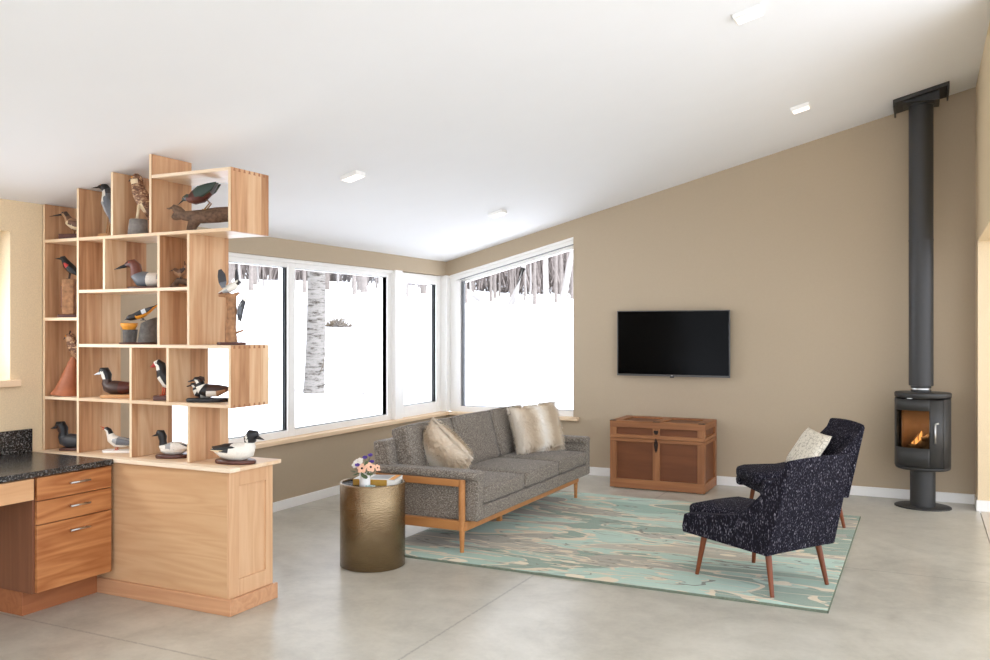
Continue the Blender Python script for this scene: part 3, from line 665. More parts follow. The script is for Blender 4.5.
m=MB(); m.lathe([(0,.345),(.21,.345),(.226,.355),(.23,.374),(0,.374)],n=64,sy=B_/A_); m.build('bottom_plate','blackmetal',t)
m=MB(); m.lathe([(0,.986),(.20,.986),(.20,.992),(.234,.995),(.236,1.03),(.228,1.038),(0,1.04)],n=64,sy=B_/A_+.02); m.build('top_plate','blackmetal',t)
m=MB(); shell(m,dA0,wA0,.382,.978,1.012,.95,10); shell(m,wA1,dA1,.382,.978,1.012,.95,14); shell(m,wA0,wA1,.382,.548,1.012,.95,24); shell(m,wA0,wA1,.882,.978,1.012,.95,24)
d=m.build('door','blackmetal',t)
m=MB(); shell(m,wA0,wA1,.548,.882,.99,.98,24); m.build('door_glass','stoveglass',d)
ha=R(-90+26); p=Vector((*Pxy(ha,1.0),0)); nr=Vector((p.x,p.y,0)).normalized(); tg=Vector((-nr.y,nr.x,0))
m=MB(); h0=p+nr*.028
m.tube([tuple(h0+Vector((0,0,.60))),tuple(h0+Vector((0,0,.775)))],.0085,10); m.tube([tuple(h0+Vector((0,0,.772))),tuple(h0+tg*.03+Vector((0,0,.778)))],.0085,10); m.tube([tuple(p+tg*.026+Vector((0,0,.776))),tuple(h0+tg*.026+Vector((0,0,.776)))],.008,8)
m.build('door_handle','metal',d)
m=MB(); v=Pxy(R(-90-14),1.0); m.box(v[0]-.02,v[0]+.02,v[1]-.024,v[1]+.02,.988,.994); m.build('air_lever','metal',t)
# firebox
m=MB(); shell(m,R(20),R(160),.46,.95,.80,.76,20); shell(m,R(-186),R(-200),.46,.95,.80,.76,4); shell(m,R(6),R(20),.46,.95,.80,.76,4); m.box(-.17,.17,-.13,.14,.45,.47); m.build('firebox_lining','firebrick',t)
lg=(((-.13,-.05,.50),(.12,-.02,.50),.038),((-.10,-.08,.535),(.13,.03,.57),.032),((-.02,-.10,.55),(.08,.06,.66),.034),((.0,-.06,.61),(.14,-.03,.66),.028),((-.12,.02,.52),(.0,.05,.66),.03))
for k,(a,b,r) in enumerate(lg):
    q=thing('firewood_log',('split log lying lowest across the stove floor','split log sloping up to the right in the stove','split log standing steeply behind the stove glass','topmost short split log in the stove','split log leaning at the back left inside the stove')[k],'firewood',(SX,SY,0),R(-9),'logs in the stove')
    m=MB(); m.tube([a,tuple((Vector(a)+Vector(b))/2),b],[r,r*1.03,r*.97],7,.08); m.build('split_wood','log',q)
t=thing('fire','small flames licking over the logs behind the stove glass','fire',(SX,SY,0),R(-9))
m=MB()
for x,y,z,h,r in ((-.04,-.05,.545,.10,.022),(-.01,-.02,.56,.13,.024),(-.075,-.03,.53,.07,.016),(.03,-.01,.58,.08,.018)): m.tube([(x,y,z),(x+.004,y,z+h*.3),(x-.006,y,z+h*.65),(x+.006,y,z+h)],[r*.6,r,r*.55,.002],8)
m.build('flame',emis('flame_glow','FFB66A',1.3),t)
ll=bpy.data.lights.new('fire_light','POINT'); lo=bpy.data.objects.new('fire_light',ll); col.objects.link(lo); ll.energy=.6; ll.color=(1.,.84,.68); ll.shadow_soft_size=.05; lo.location=(SX-.02,SY-.06,.74)
t=thing('flue_pipe','black flue pipe rising from the stove to the ceiling','flue',(SX-.014,SY,1.041))
m=MB(); m.lathe([(.085,0),(.085,.055)],n=48); m.build('collar','blackmetal',t,smooth=40)
m=MB(); m.lathe([(.0862,.022),(.0862,.034)],n=48); m.build('collar_ring','metal',t)
m=MB(); m.lathe([(.088,.055),(.102,.058),(.102,1.36),(.104,1.362),(.104,1.38),(.102,1.382),(.102,2.60)],n=48); m.build('pipe','blackpipe',t,smooth=30)
m=MB(); m.lathe([(.102,2.585),(.114,2.59),(.114,2.612),(.102,2.618)],n=48); m.build('trim_ring','blackpipe',t,smooth=30)
zb=1.041
def cz(x): return ceil_z(x+SX-.014)-zb
m=MB(); m.prism([(-.15,2.60),(.15,2.60),(.15,cz(.15)-.03),(-.15,cz(-.15)-.03)],.15,'XZ',-.15); m.build('support_box','blackpipe',t,bevel=.004)
m=MB(); m.prism([(-.225,cz(-.225)-.034),(.225,cz(.225)-.034),(.225,cz(.225)-.001),(-.225,cz(-.225)-.001)],.225,'XZ',-.225); 
m.prism([(-.225,cz(-.225)-.07),(-.21,cz(-.21)-.07),(-.21,cz(-.21)-.03),(-.225,cz(-.225)-.03)],.225,'XZ',-.225); m.prism([(.21,cz(.21)-.07),(.225,cz(.225)-.07),(.225,cz(.225)-.03),(.21,cz(.21)-.03)],.225,'XZ',-.225); m.build('ceiling_plate','blackpipe',t,bevel=.003)
# ------------------------------------------------------------------ armchairs
def armchair(label,loc,rz):
    t=thing('armchair',label,'armchair',(*loc,RT),rz,'black flecked armchairs')
    dz=-RT
    sideo=[(.385,.282),(.392,.32),(.375,.398),(.345,.412),(.10,.442),(-.06,.470),(-.14,.512),(-.44,.815),(-.46,.828),(-.31,.268)]
    def yo(x,z): return .312-.03*max(0,(z-.45)/.38)
    m=MB()
    for s in (1,-1):
        A=[(x,s*(yo(x,z)),z+dz) for x,z in sideo]; B=[(x,s*(yo(x,z)-.075),z+dz) for x,z in sideo]; m.hull(A if s>0 else A[::-1],B if s>0 else B[::-1])
    # back panel, slightly bowed
    ny=8
    prof=[(-.31,.27),(-.455,.832),(-.446,.846),(-.425,.838),(-.25,.42),(-.20,.27)]
    ys_=[-.302+.604*k/ny for k in range(ny+1)]
    rings=[]
    for y in ys_:
        k=1-(y/.302)**2; ring=[]
        for x,z in prof: ring.append(m.b.verts.new((x-.014*k*(z>.5),y*(1-.07*max(0,(z-.45)/.38)),z+dz+.012*k*(z>.8))))
        rings.append(ring)
    for a,b in zip(rings,rings[1:]):
        for i in range(6): m.face([a[i],a[(i+1)%6],b[(i+1)%6],b[i]])
    m.face(rings[0]); m.face(rings[-1][::-1])
    m.prism([(-.27,.275+dz),(.37,.29+dz),(.372,.36+dz),(-.27,.36+dz)],.25,'XZ',-.25)
    m.build('shell','fleck',t,bevel=.016,seg=3)
    cushion('seat_cushion',-.24,.425,-.232,.232,.352+dz,.462+dz,'fleck',t,crown=(.015,0,.022),bev=.04,piping=False)
    o=cushion('back_pad',-.024,.024,-.212,.212,-.17,.17,'fleck',t,crown=(.015,0,.0),bev=.022,piping=False)
    mm=Matrix.Translation((-.318,0,.60+dz))@Matrix.Rotation(R(-23),4,'Y')
    for v in o.data.vertices: v.co=mm@v.co
    for x,y,x2,y2,zt in ((.30,.265,.255,.235,.30),(.30,-.265,.255,-.235,.30),(-.30,.25,-.245,.225,.29),(-.30,-.25,-.245,-.225,.29)):
        m=MB(); m.tube([(x,y,0),(x2,y2,zt+dz)],[.0125,.021],14); m.build('leg','legwood',t,smooth=50)
    return t
ch=armchair('black flecked armchair nearest the rug corner, its back turned',(-.93,5.77),R(148))
c2=copy_tree(ch); c2.location=(-.96,7.62,RT); c2.rotation_euler=(0,0,R(210)); c2['label']='black flecked armchair before the stove, cream cushion on its seat'
t=thing('throw_pillow','cream patterned pillow leaning in the armchair by the stove','pillow',(-.865,7.665,.612),0); t.rotation_euler=(R(34),R(-4),R(122))
m=MB(); pillow_mesh(m,.42,.36,.05,'creamcushion'); m.build('cover',None,t)
# ------------------------------------------------------------------ carved birds
BG='carved birds on the display shelf'
def bird_thing(name,label,x,y,z,rz): return thing(name,label,'bird carving',(x,y,z+.0008),R(rz),BG)
def body(t,st,n=16,name='body'): 
    m=MB(); m.loft(st,0,n); return m.build(name,None,t,smooth=70)
def wings(t,st,y,mat=None,splay=0.):
    for s in (1,-1):
        m=MB(); m.loft(st,0,10)
        m.xf(Matrix.Translation((0,s*y,0))@Matrix.Rotation(-s*splay,4,'X')); m.build('wing',None,t,smooth=70)
def beak(t,a,b,r,mat,h=1.,name='beak'):
    m=MB(); m.use(mat); v=Vector(b)-Vector(a)
    m.tube([a,tuple(Vector(a)+v*.5),b],[r,r*.62,r*.12],8); m.build(name,None,t)
def eyes(t,x,z,y,r=.0035,mat='black'):
    for s in (1,-1):
        m=MB(); m.ball((x,s*y,z),r,8); m.build('eye',mat,t)
def legs(t,pts,r,mat):
    for s in (1,-1):
        m=MB(); m.tube([(p[0],s*p[1],p[2]) for p in pts],r,6)
        e=pts[-1]
        for dx,dy in ((.016,0),(.012,.008),(.012,-.008),(-.01,0)): m.tube([(e[0],s*e[1],e[2]),(e[0]+dx,s*e[1]+dy,e[2]-.001)],r*.7,5)
        m.build('leg',mat,t)
def oval_base(t,a,b,h,mat,cx=0,cy=0):
    m=MB(); m.lathe([(0,0),(a*.97,0),(a,h*.3),(a,h*.75),(a*.95,h),(0,h)],(cx,cy,0),36,1)
    for v in m.b.verts: v.co.y=cy+(v.co.y-cy)*b/a
    m.build('base',mat,t,smooth=40)
def block_base(t,x0,x1,y0,y1,h,mat):
    m=MB(); m.box(x0,x1,y0,y1,0,h); m.build('base',mat,t,bevel=.004)
def duck(t,z,top,bottom,breast,neck,head,bill,L=.24,headmat2=None,tailup=.012,neckh=.05):
    k=L/.24; neckh*=.86
    st=[(-.125,.052+tailup,.008,.004,top,bottom),(-.10,.046+tailup*.6,.032,.018,top,bottom),(-.06,.040,.050,.036,top,bottom),(-.01,.038,.058,.042,top,bottom),(.035,.040,.056,.044,breast,breast),(.064,.050,.044,.040,breast,breast),(.074,.070,.032,.030,breast,breast),(.074,.070+neckh*.45,.025,.025,neck,neck),(.076,.072+neckh*.85,.031,.031,head,headmat2 or head),(.088,.078+neckh*1.25,.031,.030,head,headmat2 or head),(.108,.076+neckh*1.3,.022,.022,head,headmat2 or head),(.116,.070+neckh*1.25,.009,.010,head,headmat2 or head)]
    st=[(a*k,b*k+z,c*k,d*k,e,f) for a,b,c,d,e,f in st]
    body(t,st)
    hz=(.070+neckh*1.22)*k+z
    beak(t,(.108*k,0,hz),(.152*k,0,hz-.012*k),.0105*k,bill)
    eyes(t,.096*k,hz+.010*k,.028*k,.003*k)
# (1) long-billed shorebird
t=bird_thing('shorebird_carving','brown long-billed shorebird on dark block, far left top shelf',-4.955,3.925,Z1,205); t.scale=(1.15,)*3
block_base(t,-.055,.065,-.04,.04,.030,'basewood')
body(t,[(-.085,.062,.006,.004,'brown'),(-.05,.072,.028,.022,'brown','tanb'),(-.01,.085,.036,.032,'tanb','cream'),(.022,.105,.026,.026,'tanb','cream'),(.034,.128,.017,.017,'brown','tanb'),(.046,.146,.018,.017,'dkbrown','tanb'),(.060,.146,.012,.012,'brown','tanb'),(.067,.143,.005,.005,'brown')])
wings(t,[(-.08,.07,.002,.004,'dkbrown'),(-.03,.085,.006,.018,'brown'),(.012,.095,.004,.012,'brown')],.031)
beak(t,(.06,0,.143),(.135,0,.131),.006,'black'); eyes(t,.052,.151,.0155); legs(t,[(-.005,.014,.06),(.0,.014,.03)],.003,'legtan')
# (2) dark-headed grey bird, standing tall
t=bird_thing('grey_bird_carving','tall grey bird with black dagger bill, head near the ceiling',-4.685,3.965,Z1,205); t.scale=(1.2,)*3
oval_base(t,.05,.042,.022,'baselight')
body(t,[(-.035,.06,.004,.004,'slate'),(-.030,.10,.022,.018,'slate','ltgrey'),(-.020,.15,.038,.034,'slate','ltgrey'),(-.005,.195,.040,.038,'slate','ltgrey'),(.0,.235,.028,.028,'slate','offwhite'),(.006,.258,.023,.023,'charcoal','offwhite'),(.022,.278,.024,.022,'black','charcoal'),(.042,.276,.015,.014,'black'),(.05,.272,.006,.006,'black')])
wings(t,[(-.045,.055,.002,.006,'charcoal'),(-.035,.12,.007,.02,'slate'),(-.015,.19,.008,.026,'slate'),(.0,.22,.003,.01,'slate')],.034)
beak(t,(.044,0,.274),(.105,0,.268),.007,'black'); eyes(t,.03,.283,.020,.0035,'yellow'); legs(t,[(-.01,.014,.14),(-.008,.014,.08),(.0,.014,.022)],.0035,'legtan')
# (3) small owl on grey block
t=bird_thing('owl_carving','brown barred owl standing on a grey stump, top shelf',-4.365,3.92,Z1,235); t.scale=(1.06,)*3
m=MB(); m.tube([(0,0,0),(0,0,.05),(.0,0,.092)],[.058,.055,.05],9,.06); m.build('stump','stonegrey',t)
body(t,[(-.055,.10,.010,.004,'brown'),(-.046,.14,.030,.016,'barred'),(-.030,.19,.044,.036,'barred','cream'),(-.012,.235,.048,.042,'barred','barred'),(.0,.275,.040,.038,'barred','barred'),(.004,.300,.034,.034,'barred','barred'),(.008,.325,.036,.036,'barred','cream'),(.010,.345,.028,.028,'barred'),(.010,.358,.010,.010,'barred')],18)
wings(t,[(-.066,.10,.003,.008,'dkbrown'),(-.05,.16,.008,.022,'brown'),(-.025,.23,.010,.034,'barred'),(-.008,.275,.004,.014,'barred')],.040)
beak(t,(.038,0,.325),(.052,0,.308),.006,'bill'); eyes(t,.036,.334,.016,.0055,'yellow'); eyes(t,.0395,.334,.0165,.003)
legs(t,[(-.005,.018,.20),(.0,.018,.14),(.006,.018,.093)],.007,'cream')
# (4) green heron on driftwood
t=bird_thing('heron_carving','green-backed heron crouched on a driftwood branch in the top box',-3.935,3.985,Z1,206); t.scale=(.95,.95,.93)
m=MB(); m.tube([(-.235,.0,.125),(-.12,.0,.115),(-.02,0,.105),(.09,0,.115),(.13,0,.145),(.16,.01,.175)],[.048,.044,.041,.030,.028,.012],14,.22)
m.tube([(.10,0,.118),(.15,.0,.105),(.165,.0,.098)],[.028,.022,.010],9,.15); m.tube([(.0,0,.105),(.035,.0,.06),(.045,0,.022),(.035,0,.002)],[.036,.034,.030,.034],10,.14)
m.tube([(.155,0,.17),(.185,.0,.158),(.20,0,.160)],[.008,.006,.003],6,.1); m.build('branch','drift',t,smooth=60)
body(t,[(-.128,.325,.004,.003,'green'),(-.112,.312,.020,.012,'green','slate'),(-.07,.280,.040,.038,'green','slate'),(-.015,.248,.052,.056,'green','deeprust'),(.03,.226,.044,.044,'deeprust','deeprust'),(.056,.224,.030,.028,'deeprust','rust'),(.072,.230,.024,.023,'green','rust'),(.088,.222,.018,.017,'green','slate'),(.098,.213,.009,.009,'green')],18)
wings(t,[(-.128,.322,.002,.004,'green'),(-.085,.292,.008,.028,'green'),(-.025,.262,.010,.040,'green'),(.015,.244,.004,.02,'green')],.045)
beak(t,(.092,0,.216),(.132,0,.180),.0065,'bill'); eyes(t,.086,.228,.0165,.0035,'yellow'); legs(t,[(-.045,.018,.225),(-.078,.018,.192),(-.045,.018,.150)],.0045,'legtan')
# (5) red-winged blackbird on post
t=bird_thing('blackbird_carving','black bird with red shoulder patch perched on a split post',-4.985,3.92,ZL,215); t.scale=(1.08,)*3
block_base(t,-.05,.055,-.045,.045,.018,'basewood')
m=MB(); m.box(-.035,.035,-.03,.03,.018,.232); m.build('post','stumptan',t,bevel=.006); m=MB(); m.box(.036,.044,-.012,.014,.06,.19); m.build('bark_strip','rust',t,bevel=.003)
body(t,[(-.075,.238,.008,.003,'black'),(-.045,.262,.016,.011,'black'),(-.015,.290,.030,.028,'black'),(.012,.318,.028,.026,'black'),(.024,.340,.019,.019,'black'),(.034,.355,.019,.018,'black'),(.047,.354,.011,.011,'black'),(.053,.352,.005,.005,'black')])
for s in (1,-1):
    m=MB(); m.loft([(-.055,.256,.002,.004,'charcoal'),(-.02,.285,.006,.018,'black'),(.003,.303,.006,.015,'black'),(.014,.316,.004,.010,'red'),(.022,.326,.002,.004,'red')],0,10); m.xf(Matrix.Translation((0,s*.027,0))); m.build('wing',None,t,smooth=70)
beak(t,(.05,0,.353),(.082,0,.352),.006,'black'); legs(t,[(-.005,.010,.268),(.0,.010,.233)],.0028,'bill')
# (6) canvasback
t=bird_thing('canvasback_carving','russet-headed grey duck with long sloping bill, second shelf',-4.345,3.96,Z2,206); t.scale=(1.06,)*3
oval_base(t,.135,.062,.014,'basewood',-.03)
body(t,[(-.16,.062,.008,.004,'slate','offwhite'),(-.13,.058,.034,.022,'ltgrey','offwhite'),(-.08,.055,.055,.040,'ltgrey','offwhite'),(-.02,.055,.060,.043,'offwhite','offwhite'),(.03,.062,.052,.046,'slate','slate'),(.052,.085,.038,.036,'slate','slate'),(.054,.110,.031,.031,'rust','rust'),(.058,.132,.032,.031,'rust','rust'),(.074,.150,.030,.028,'rust','rust'),(.098,.148,.020,.021,'rust','deeprust'),(.112,.141,.014,.014,'deeprust'),(.12,.137,.010,.010,'black')])
beak(t,(.112,0,.139),(.185,0,.114),.0125,'black'); eyes(t,.088,.156,.0255,.0035,'red')
# (7) wren
t=bird_thing('wren_carving','tiny brown wren with cocked tail on a knotty root',-4.02,3.94,Z2,200); t.scale=(1.25,)*3
m=MB(); m.tube([(-.05,0,.0),(-.03,0,.028),(.02,.0,.035),(.05,0,.002)],[.016,.018,.016,.012],9,.18); m.build('root','drift',t)
body(t,[(-.012,.128,.004,.003,'dkbrown'),(-.016,.108,.008,.006,'brown'),(-.014,.085,.018,.016,'brown','tanb'),(.008,.070,.022,.021,'brown','tanb'),(.028,.078,.017,.016,'brown','tanb'),(.038,.086,.013,.012,'brown','tanb'),(.047,.086,.005,.005,'brown')])
wings(t,[(-.025,.092,.002,.004,'dkbrown'),(-.002,.080,.004,.013,'dkbrown'),(.012,.078,.002,.006,'brown')],.019); beak(t,(.044,0,.086),(.066,0,.080),.0028,'bill'); legs(t,[(.004,.008,.054),(.005,.008,.044)],.002,'bill')
# (8) oriole
t=bird_thing('oriole_carving','orange and black songbird over a yellow nest cup and stump',-4.405,3.96,Z3,208); t.scale=(1.05,)*3
oval_base(t,.115,.055,.010,'basewood')
m=MB(); v0=0; m.tube([(-.055,0,.010),(-.055,0,.08),(-.058,0,.135)],[.055,.050,.048],11,.08); 
for v in m.b.verts:
    if v.co.z>.12: v.co.z+=(-.055-v.co.x)*.5
m.tube([(.05,0,.010),(.05,0,.085)],[.036,.042],11,.08); m.build('stump','stumpbark',t,smooth=50)
m=MB(); m.lathe([(0,.07),(.03,.075),(.046,.105),(.050,.124),(.040,.120),(.02,.10),(0,.098)],(.055,0,0),20); m.build('nest_cup','yellow',t)
body(t,[(-.125,.242,.005,.003,'black'),(-.095,.222,.010,.007,'black','orange'),(-.06,.200,.020,.018,'black','orange'),(-.02,.180,.027,.026,'black','orange'),(.015,.166,.024,.022,'black','orange'),(.034,.160,.019,.019,'black'),(.052,.156,.019,.018,'black'),(.066,.152,.011,.011,'black'),(.072,.149,.005,.005,'black')])
wings(t,[(-.085,.213,.002,.004,'black'),(-.05,.198,.005,.014,'charcoal'),(-.025,.188,.005,.014,'bluewhite'),(-.01,.182,.005,.013,'black'),(.01,.172,.002,.008,'black')],.025); beak(t,(.066,0,.150),(.086,0,.140),.0045,'slate'); legs(t,[(-.02,.010,.158),(-.03,.010,.142)],.0028,'bill')
# (9) stump with two birds
t=bird_thing('stump_bird_carving','tall tan stump with a wing-raised bird on top and one clinging',-3.665,3.975,Z3,206)
oval_base(t,.085,.06,.016,'basewood')
m=MB(); m.tube([(.0,0,.016),(.002,0,.10),(-.004,0,.2),(.0,0,.27),(.006,0,.295)],[.034,.031,.028,.030,.036],12,.09)
m.tube([(-.0,0,.285),(-.035,0,.302),(-.05,0,.306)],[.016,.010,.006],7,.1); m.tube([(.0,0,.285),(.045,0,.295),(.075,.0,.288)],[.02,.014,.006],8,.1); m.tube([(-.025,0,.07),(-.06,0,.082),(-.072,0,.088)],[.008,.007,.004],7,.1); m.build('stump','stumptan',t,smooth=60)
o=body(t,[(.075,.302,.010,.004,'rust'),(.050,.312,.018,.012,'rust','offwhite'),(.02,.328,.028,.024,'ltgrey','offwhite'),(-.012,.345,.026,.024,'offwhite'),(-.03,.362,.017,.017,'offwhite'),(-.042,.370,.015,.014,'black','offwhite'),(-.052,.368,.006,.006,'black')],14,'perched_bird')
for s,a,b in ((1,(.045,.030,.385),0),(-1,(-.022,-.030,.388),0)):
    m=MB(); m.use('charcoal'); v0=0
    m.loft([(0,-.055,.003,.012,'ltgrey'),(0,-.02,.004,.024,'slate'),(0,.025,.004,.024,'charcoal'),(.004,.062,.003,.010,'charcoal')] if s>0 else [(0,-.05,.003,.008,'ltgrey'),(0,-.02,.004,.013,'charcoal'),(0,.025,.004,.012,'charcoal'),(.004,.06,.003,.005,'charcoal')],0,10)
    m.xf(Matrix.Translation(a)@Matrix.Rotation(R(18)*s,4,'X')@Matrix.Rotation(R(14 if s>0 else -6),4,'Y')); m.build('raised_wing',None,o,smooth=70)
beak(o,(-.05,0,.369),(-.075,0,.360),.0035,'black')
o=body(t,[(-.055,.135,.005,.003,'black'),(-.05,.16,.011,.006,'black','offwhite'),(-.048,.19,.020,.017,'charcoal','offwhite'),(-.056,.22,.023,.020,'charcoal','ltgrey'),(-.066,.245,.017,.016,'charcoal','ltgrey'),(-.075,.262,.015,.014,'charcoal'),(-.086,.266,.009,.009,'offwhite'),(-.092,.264,.004,.004,'offwhite')],14,'clinging_bird')
wings(o,[(-.050,.138,.002,.003,'black'),(-.050,.18,.005,.012,'charcoal'),(-.060,.225,.003,.010,'slate')],.021)
# (10) owl on tall burl
t=bird_thing('owl_carving','rusty eared owl perched atop a tall orange wood cone',-4.985,3.93,Z4,225); t.scale=(1.06,)*3
m=MB(); m.tube([(.025,0,.0),(.02,.0,.03),(.0,0,.12),(-.012,0,.20),(-.018,0,.235)],[.10,.075,.048,.030,.016],12,.08); 
for v in m.b.verts: v.co.y*=.75; v.co.z=max(v.co.z,0)
m.build('burl_perch','burl',t,smooth=60)
body(t,[(-.055,.20,.008,.004,'brown'),(-.045,.23,.026,.016,'barred'),(-.028,.27,.036,.032,'barred','tanb'),(-.012,.31,.037,.034,'barred','barred'),(-.004,.338,.031,.030,'barred','barred'),(.0,.36,.032,.030,'barred','tanb'),(.0,.378,.022,.022,'barred'),(.0,.384,.010,.010,'barred')],16)
for s in (1,-1):
    m=MB(); m.tube([(.004,s*.016,.374),(.002,s*.022,.400)],[.007,.0015],6); m.build('ear_tuft','dkbrown',t)
wings(t,[(-.062,.195,.002,.006,'dkbrown'),(-.045,.25,.007,.018,'brown'),(-.022,.305,.007,.022,'barred'),(-.01,.33,.003,.01,'barred')],.032)
beak(t,(.028,0,.358),(.040,0,.345),.005,'bill'); eyes(t,.026,.366,.013,.005,'yellow')
# (11) ruddy duck
t=bird_thing('ruddy_duck_carving','rust-brown duck with white cheeks and black cap on shelf',-4.575,3.96,Z4,208); t.scale=(1.1,)*3
block_base(t,-.12,.085,-.06,.06,.020,'baselight')
duck(t,.020,'deeprust','deeprust','dkbrown','dkbrown','black','bluewhite',.225,'offwhite',.02,.058)
# (12) puffin
t=bird_thing('puffin_carving','black and white puffin with red bill on a small block',-4.165,3.94,Z4,206); t.scale=(1.05,)*3
block_base(t,-.05,.05,-.045,.045,.028,'basewood')
body(t,[(-.085,.062,.006,.004,'black'),(-.06,.075,.028,.022,'black','offwhite'),(-.025,.105,.044,.042,'black','offwhite'),(.005,.145,.042,.040,'black','offwhite'),(.016,.178,.030,.030,'black','black'),(.022,.200,.030,.029,'black','offwhite'),(.038,.214,.026,.024,'black','offwhite'),(.052,.208,.016,.018,'offwhite','offwhite'),(.06,.203,.008,.012,'red')],18)
wings(t,[(-.075,.072,.002,.004,'black'),(-.035,.11,.007,.024,'black'),(.0,.15,.004,.016,'black')],.042); beak(t,(.052,0,.204),(.082,0,.190),.015,'red'); eyes(t,.044,.216,.022,.0035)
legs(t,[(.0,.018,.075),(.005,.018,.030)],.005,'billorange')
# (13) pair of wood-duck style drakes
t=bird_thing('duck_pair_carving','pair of striped brown and white ducks nestled on dark base',-3.835,3.96,Z4,212)
oval_base(t,.125,.062,.022,'black')
def small_duck(nm,dx,dy,dz,k,par):
    st=[(-.115,.060,.008,.004,'dkbrown'),(-.09,.054,.030,.018,'dkbrown','brown'),(-.045,.046,.044,.034,'dkbrown','tanb'),(.005,.046,.046,.036,'dkbrown','offwhite'),(.034,.056,.036,.034,'black','black'),(.044,.074,.026,.025,'offwhite'),(.047,.090,.021,.021,'black','black'),(.056,.105,.021,.020,'dkbrown','offwhite'),(.072,.106,.014,.013,'black','offwhite'),(.08,.102,.007,.007,'black')]
    st=[(a*k+dx,b*k+dz,c*k,d*k,*e) for a,b,c,d,*e in st]; m=MB(); m.loft(st,dy,14); o=m.build(nm,None,par,smooth=70)
    m=MB(); m.use('bill'); m.tube([(.078*k+dx,dy,.102*k+dz),(.108*k+dx,dy,.094*k+dz)],[.006*k,.003*k],7); m.build('beak',None,o)
    m=MB(); m.tube([(.05*k+dx,dy,.12*k+dz),(.03*k+dx,dy,.112*k+dz),(.022*k+dx,dy,.098*k+dz)],[.006*k,.010*k,.003*k],7); m.build('crest','dkbrown',o)
small_duck('rear_duck',-.012,.028,.018,1.1,t); small_duck('front_duck',.035,-.024,.010,.85,t)
# (14) dark duck
t=bird_thing('dark_duck_carving','sooty dark duck in the bottom left corner compartment',-4.945,3.935,.824,205); t.scale=(1.03,)*3
block_base(t,-.10,.075,-.06,.06,.016,'basewood')
duck(t,.014,'charcoal','charcoal','charcoal','black','black','bill',.25,'dkbrown',.012,.052)
# (15) tern
t=bird_thing('tern_carving','white and grey tern with black cap and open red bill',-4.615,3.965,.824,208)
m=MB(); m.prism([(-.12,-.05),(.07,-.055),(.085,.0),(.06,.05),(-.11,.055)],.014,'XY',0); m.build('base','potwhite',t,bevel=.004)
body(t,[(-.135,.062,.006,.003,'ltgrey'),(-.10,.060,.020,.012,'ltgrey','offwhite'),(-.055,.060,.036,.030,'ltgrey','offwhite'),(-.01,.066,.040,.036,'ltgrey','offwhite'),(.024,.088,.030,.030,'offwhite','offwhite'),(.034,.115,.021,.021,'offwhite'),(.042,.138,.019,.018,'black','offwhite'),(.056,.148,.016,.014,'black','offwhite'),(.068,.149,.007,.008,'black','offwhite')],16)
wings(t,[(-.14,.060,.002,.003,'slate'),(-.08,.064,.006,.018,'slate'),(-.02,.072,.006,.022,'slate'),(.006,.078,.003,.01,'ltgrey')],.037)
beak(t,(.066,0,.151),(.098,0,.166),.0045,'billorange','upper_beak'); beak(t,(.066,0,.147),(.094,0,.145),.004,'billorange'); legs(t,[(-.01,.014,.036),(-.008,.014,.015)],.003,'billorange')
# (16) loon
t=bird_thing('loon_carving','black-headed loon with checkered white flanks on oval base',-4.105,3.955,.824,214)
oval_base(t,.105,.066,.022,'basewood')
duck(t,.020,'charcoal','offwhite','offwhite','black','black','black',.20,'black',.006,.072)
wings(t,[(-.085,.062,.003,.006,'offwhite'),(-.04,.066,.008,.024,'offwhite'),(.01,.070,.008,.026,'offwhite'),(.04,.070,.003,.012,'ltgrey')],.041)
# (17) bufflehead facing right
t=bird_thing('bufflehead_carving','white duck with black back and white-patched head facing right',-3.605,3.945,.824,12); t.scale=(1.02,)*3
oval_base(t,.125,.070,.022,'basewood')
duck(t,.020,'black','offwhite','offwhite','offwhite','black','bill',.285,'black',.004,.040)
for s in (1,-1):
    m=MB(); m.ball((.090,s*.0215,.146),.024,10,.85,.68,1.15); m.build('head_patch','offwhite',t)
wings(t,[(-.13,.078,.002,.004,'charcoal'),(-.06,.078,.008,.020,'black','cream'),(.0,.080,.008,.024,'black','cream'),(.05,.078,.003,.012,'black','offwhite')],.052)
# ------------------------------------------------------------------ outdoors
def gz(x,y):
    a=max(-5.4-x,0.); b=max(y-9.5,0.); r=math.hypot(a,b)
    q=x/max(y,4.) if y>0 else -2.
    k=.0957+.0173*max(0.,min(1.,(-q-.46)/.2)); rr=min(r,40.)+max(0.,r-40.)*.02
    h=-.15+k*rr+.03*math.sin(x*.9+y*.4)+.02*math.sin(y*1.1-x*.3)+(.08*math.sin(x*.31)*math.sin(y*.37) if r>6 else 0)
    return h-.02
m=MB(); gx=[-72+i*1.6 for i in range(0,78)]; gy=[-20+j*1.6 for j in range(0,66)]
V={}
for i,x in enumerate(gx):
    for j,y in enumerate(gy):
        V[i,j]=m.b.verts.new((x,y,(gz(x,y) if (x<-5.5 or y>9.5) else -.2)))
for i in range(len(gx)-1):
    for j in range(len(gy)-1): m.face([V[i,j],V[i+1,j],V[i+1,j+1],V[i,j+1]],True)
o=m.build('ground','snow'); struct(o,'snow-covered hillside rising to the woods outside','snow')
m=MB(); m.box(-5.4,16,-19,YF-.02,-.26,-.10); m.box(3.62,16,YF-.02,9.4,-.26,-.10); struct(m.build('ground_absorber',plain('absorber_grey',(122,120,116),.9,spec=.1,var=.1,scale=3)),'unseen grey terrace cleared of snow outside the room','absorber')  # unseen ground added darker than snow to dim the ceiling's bounce light
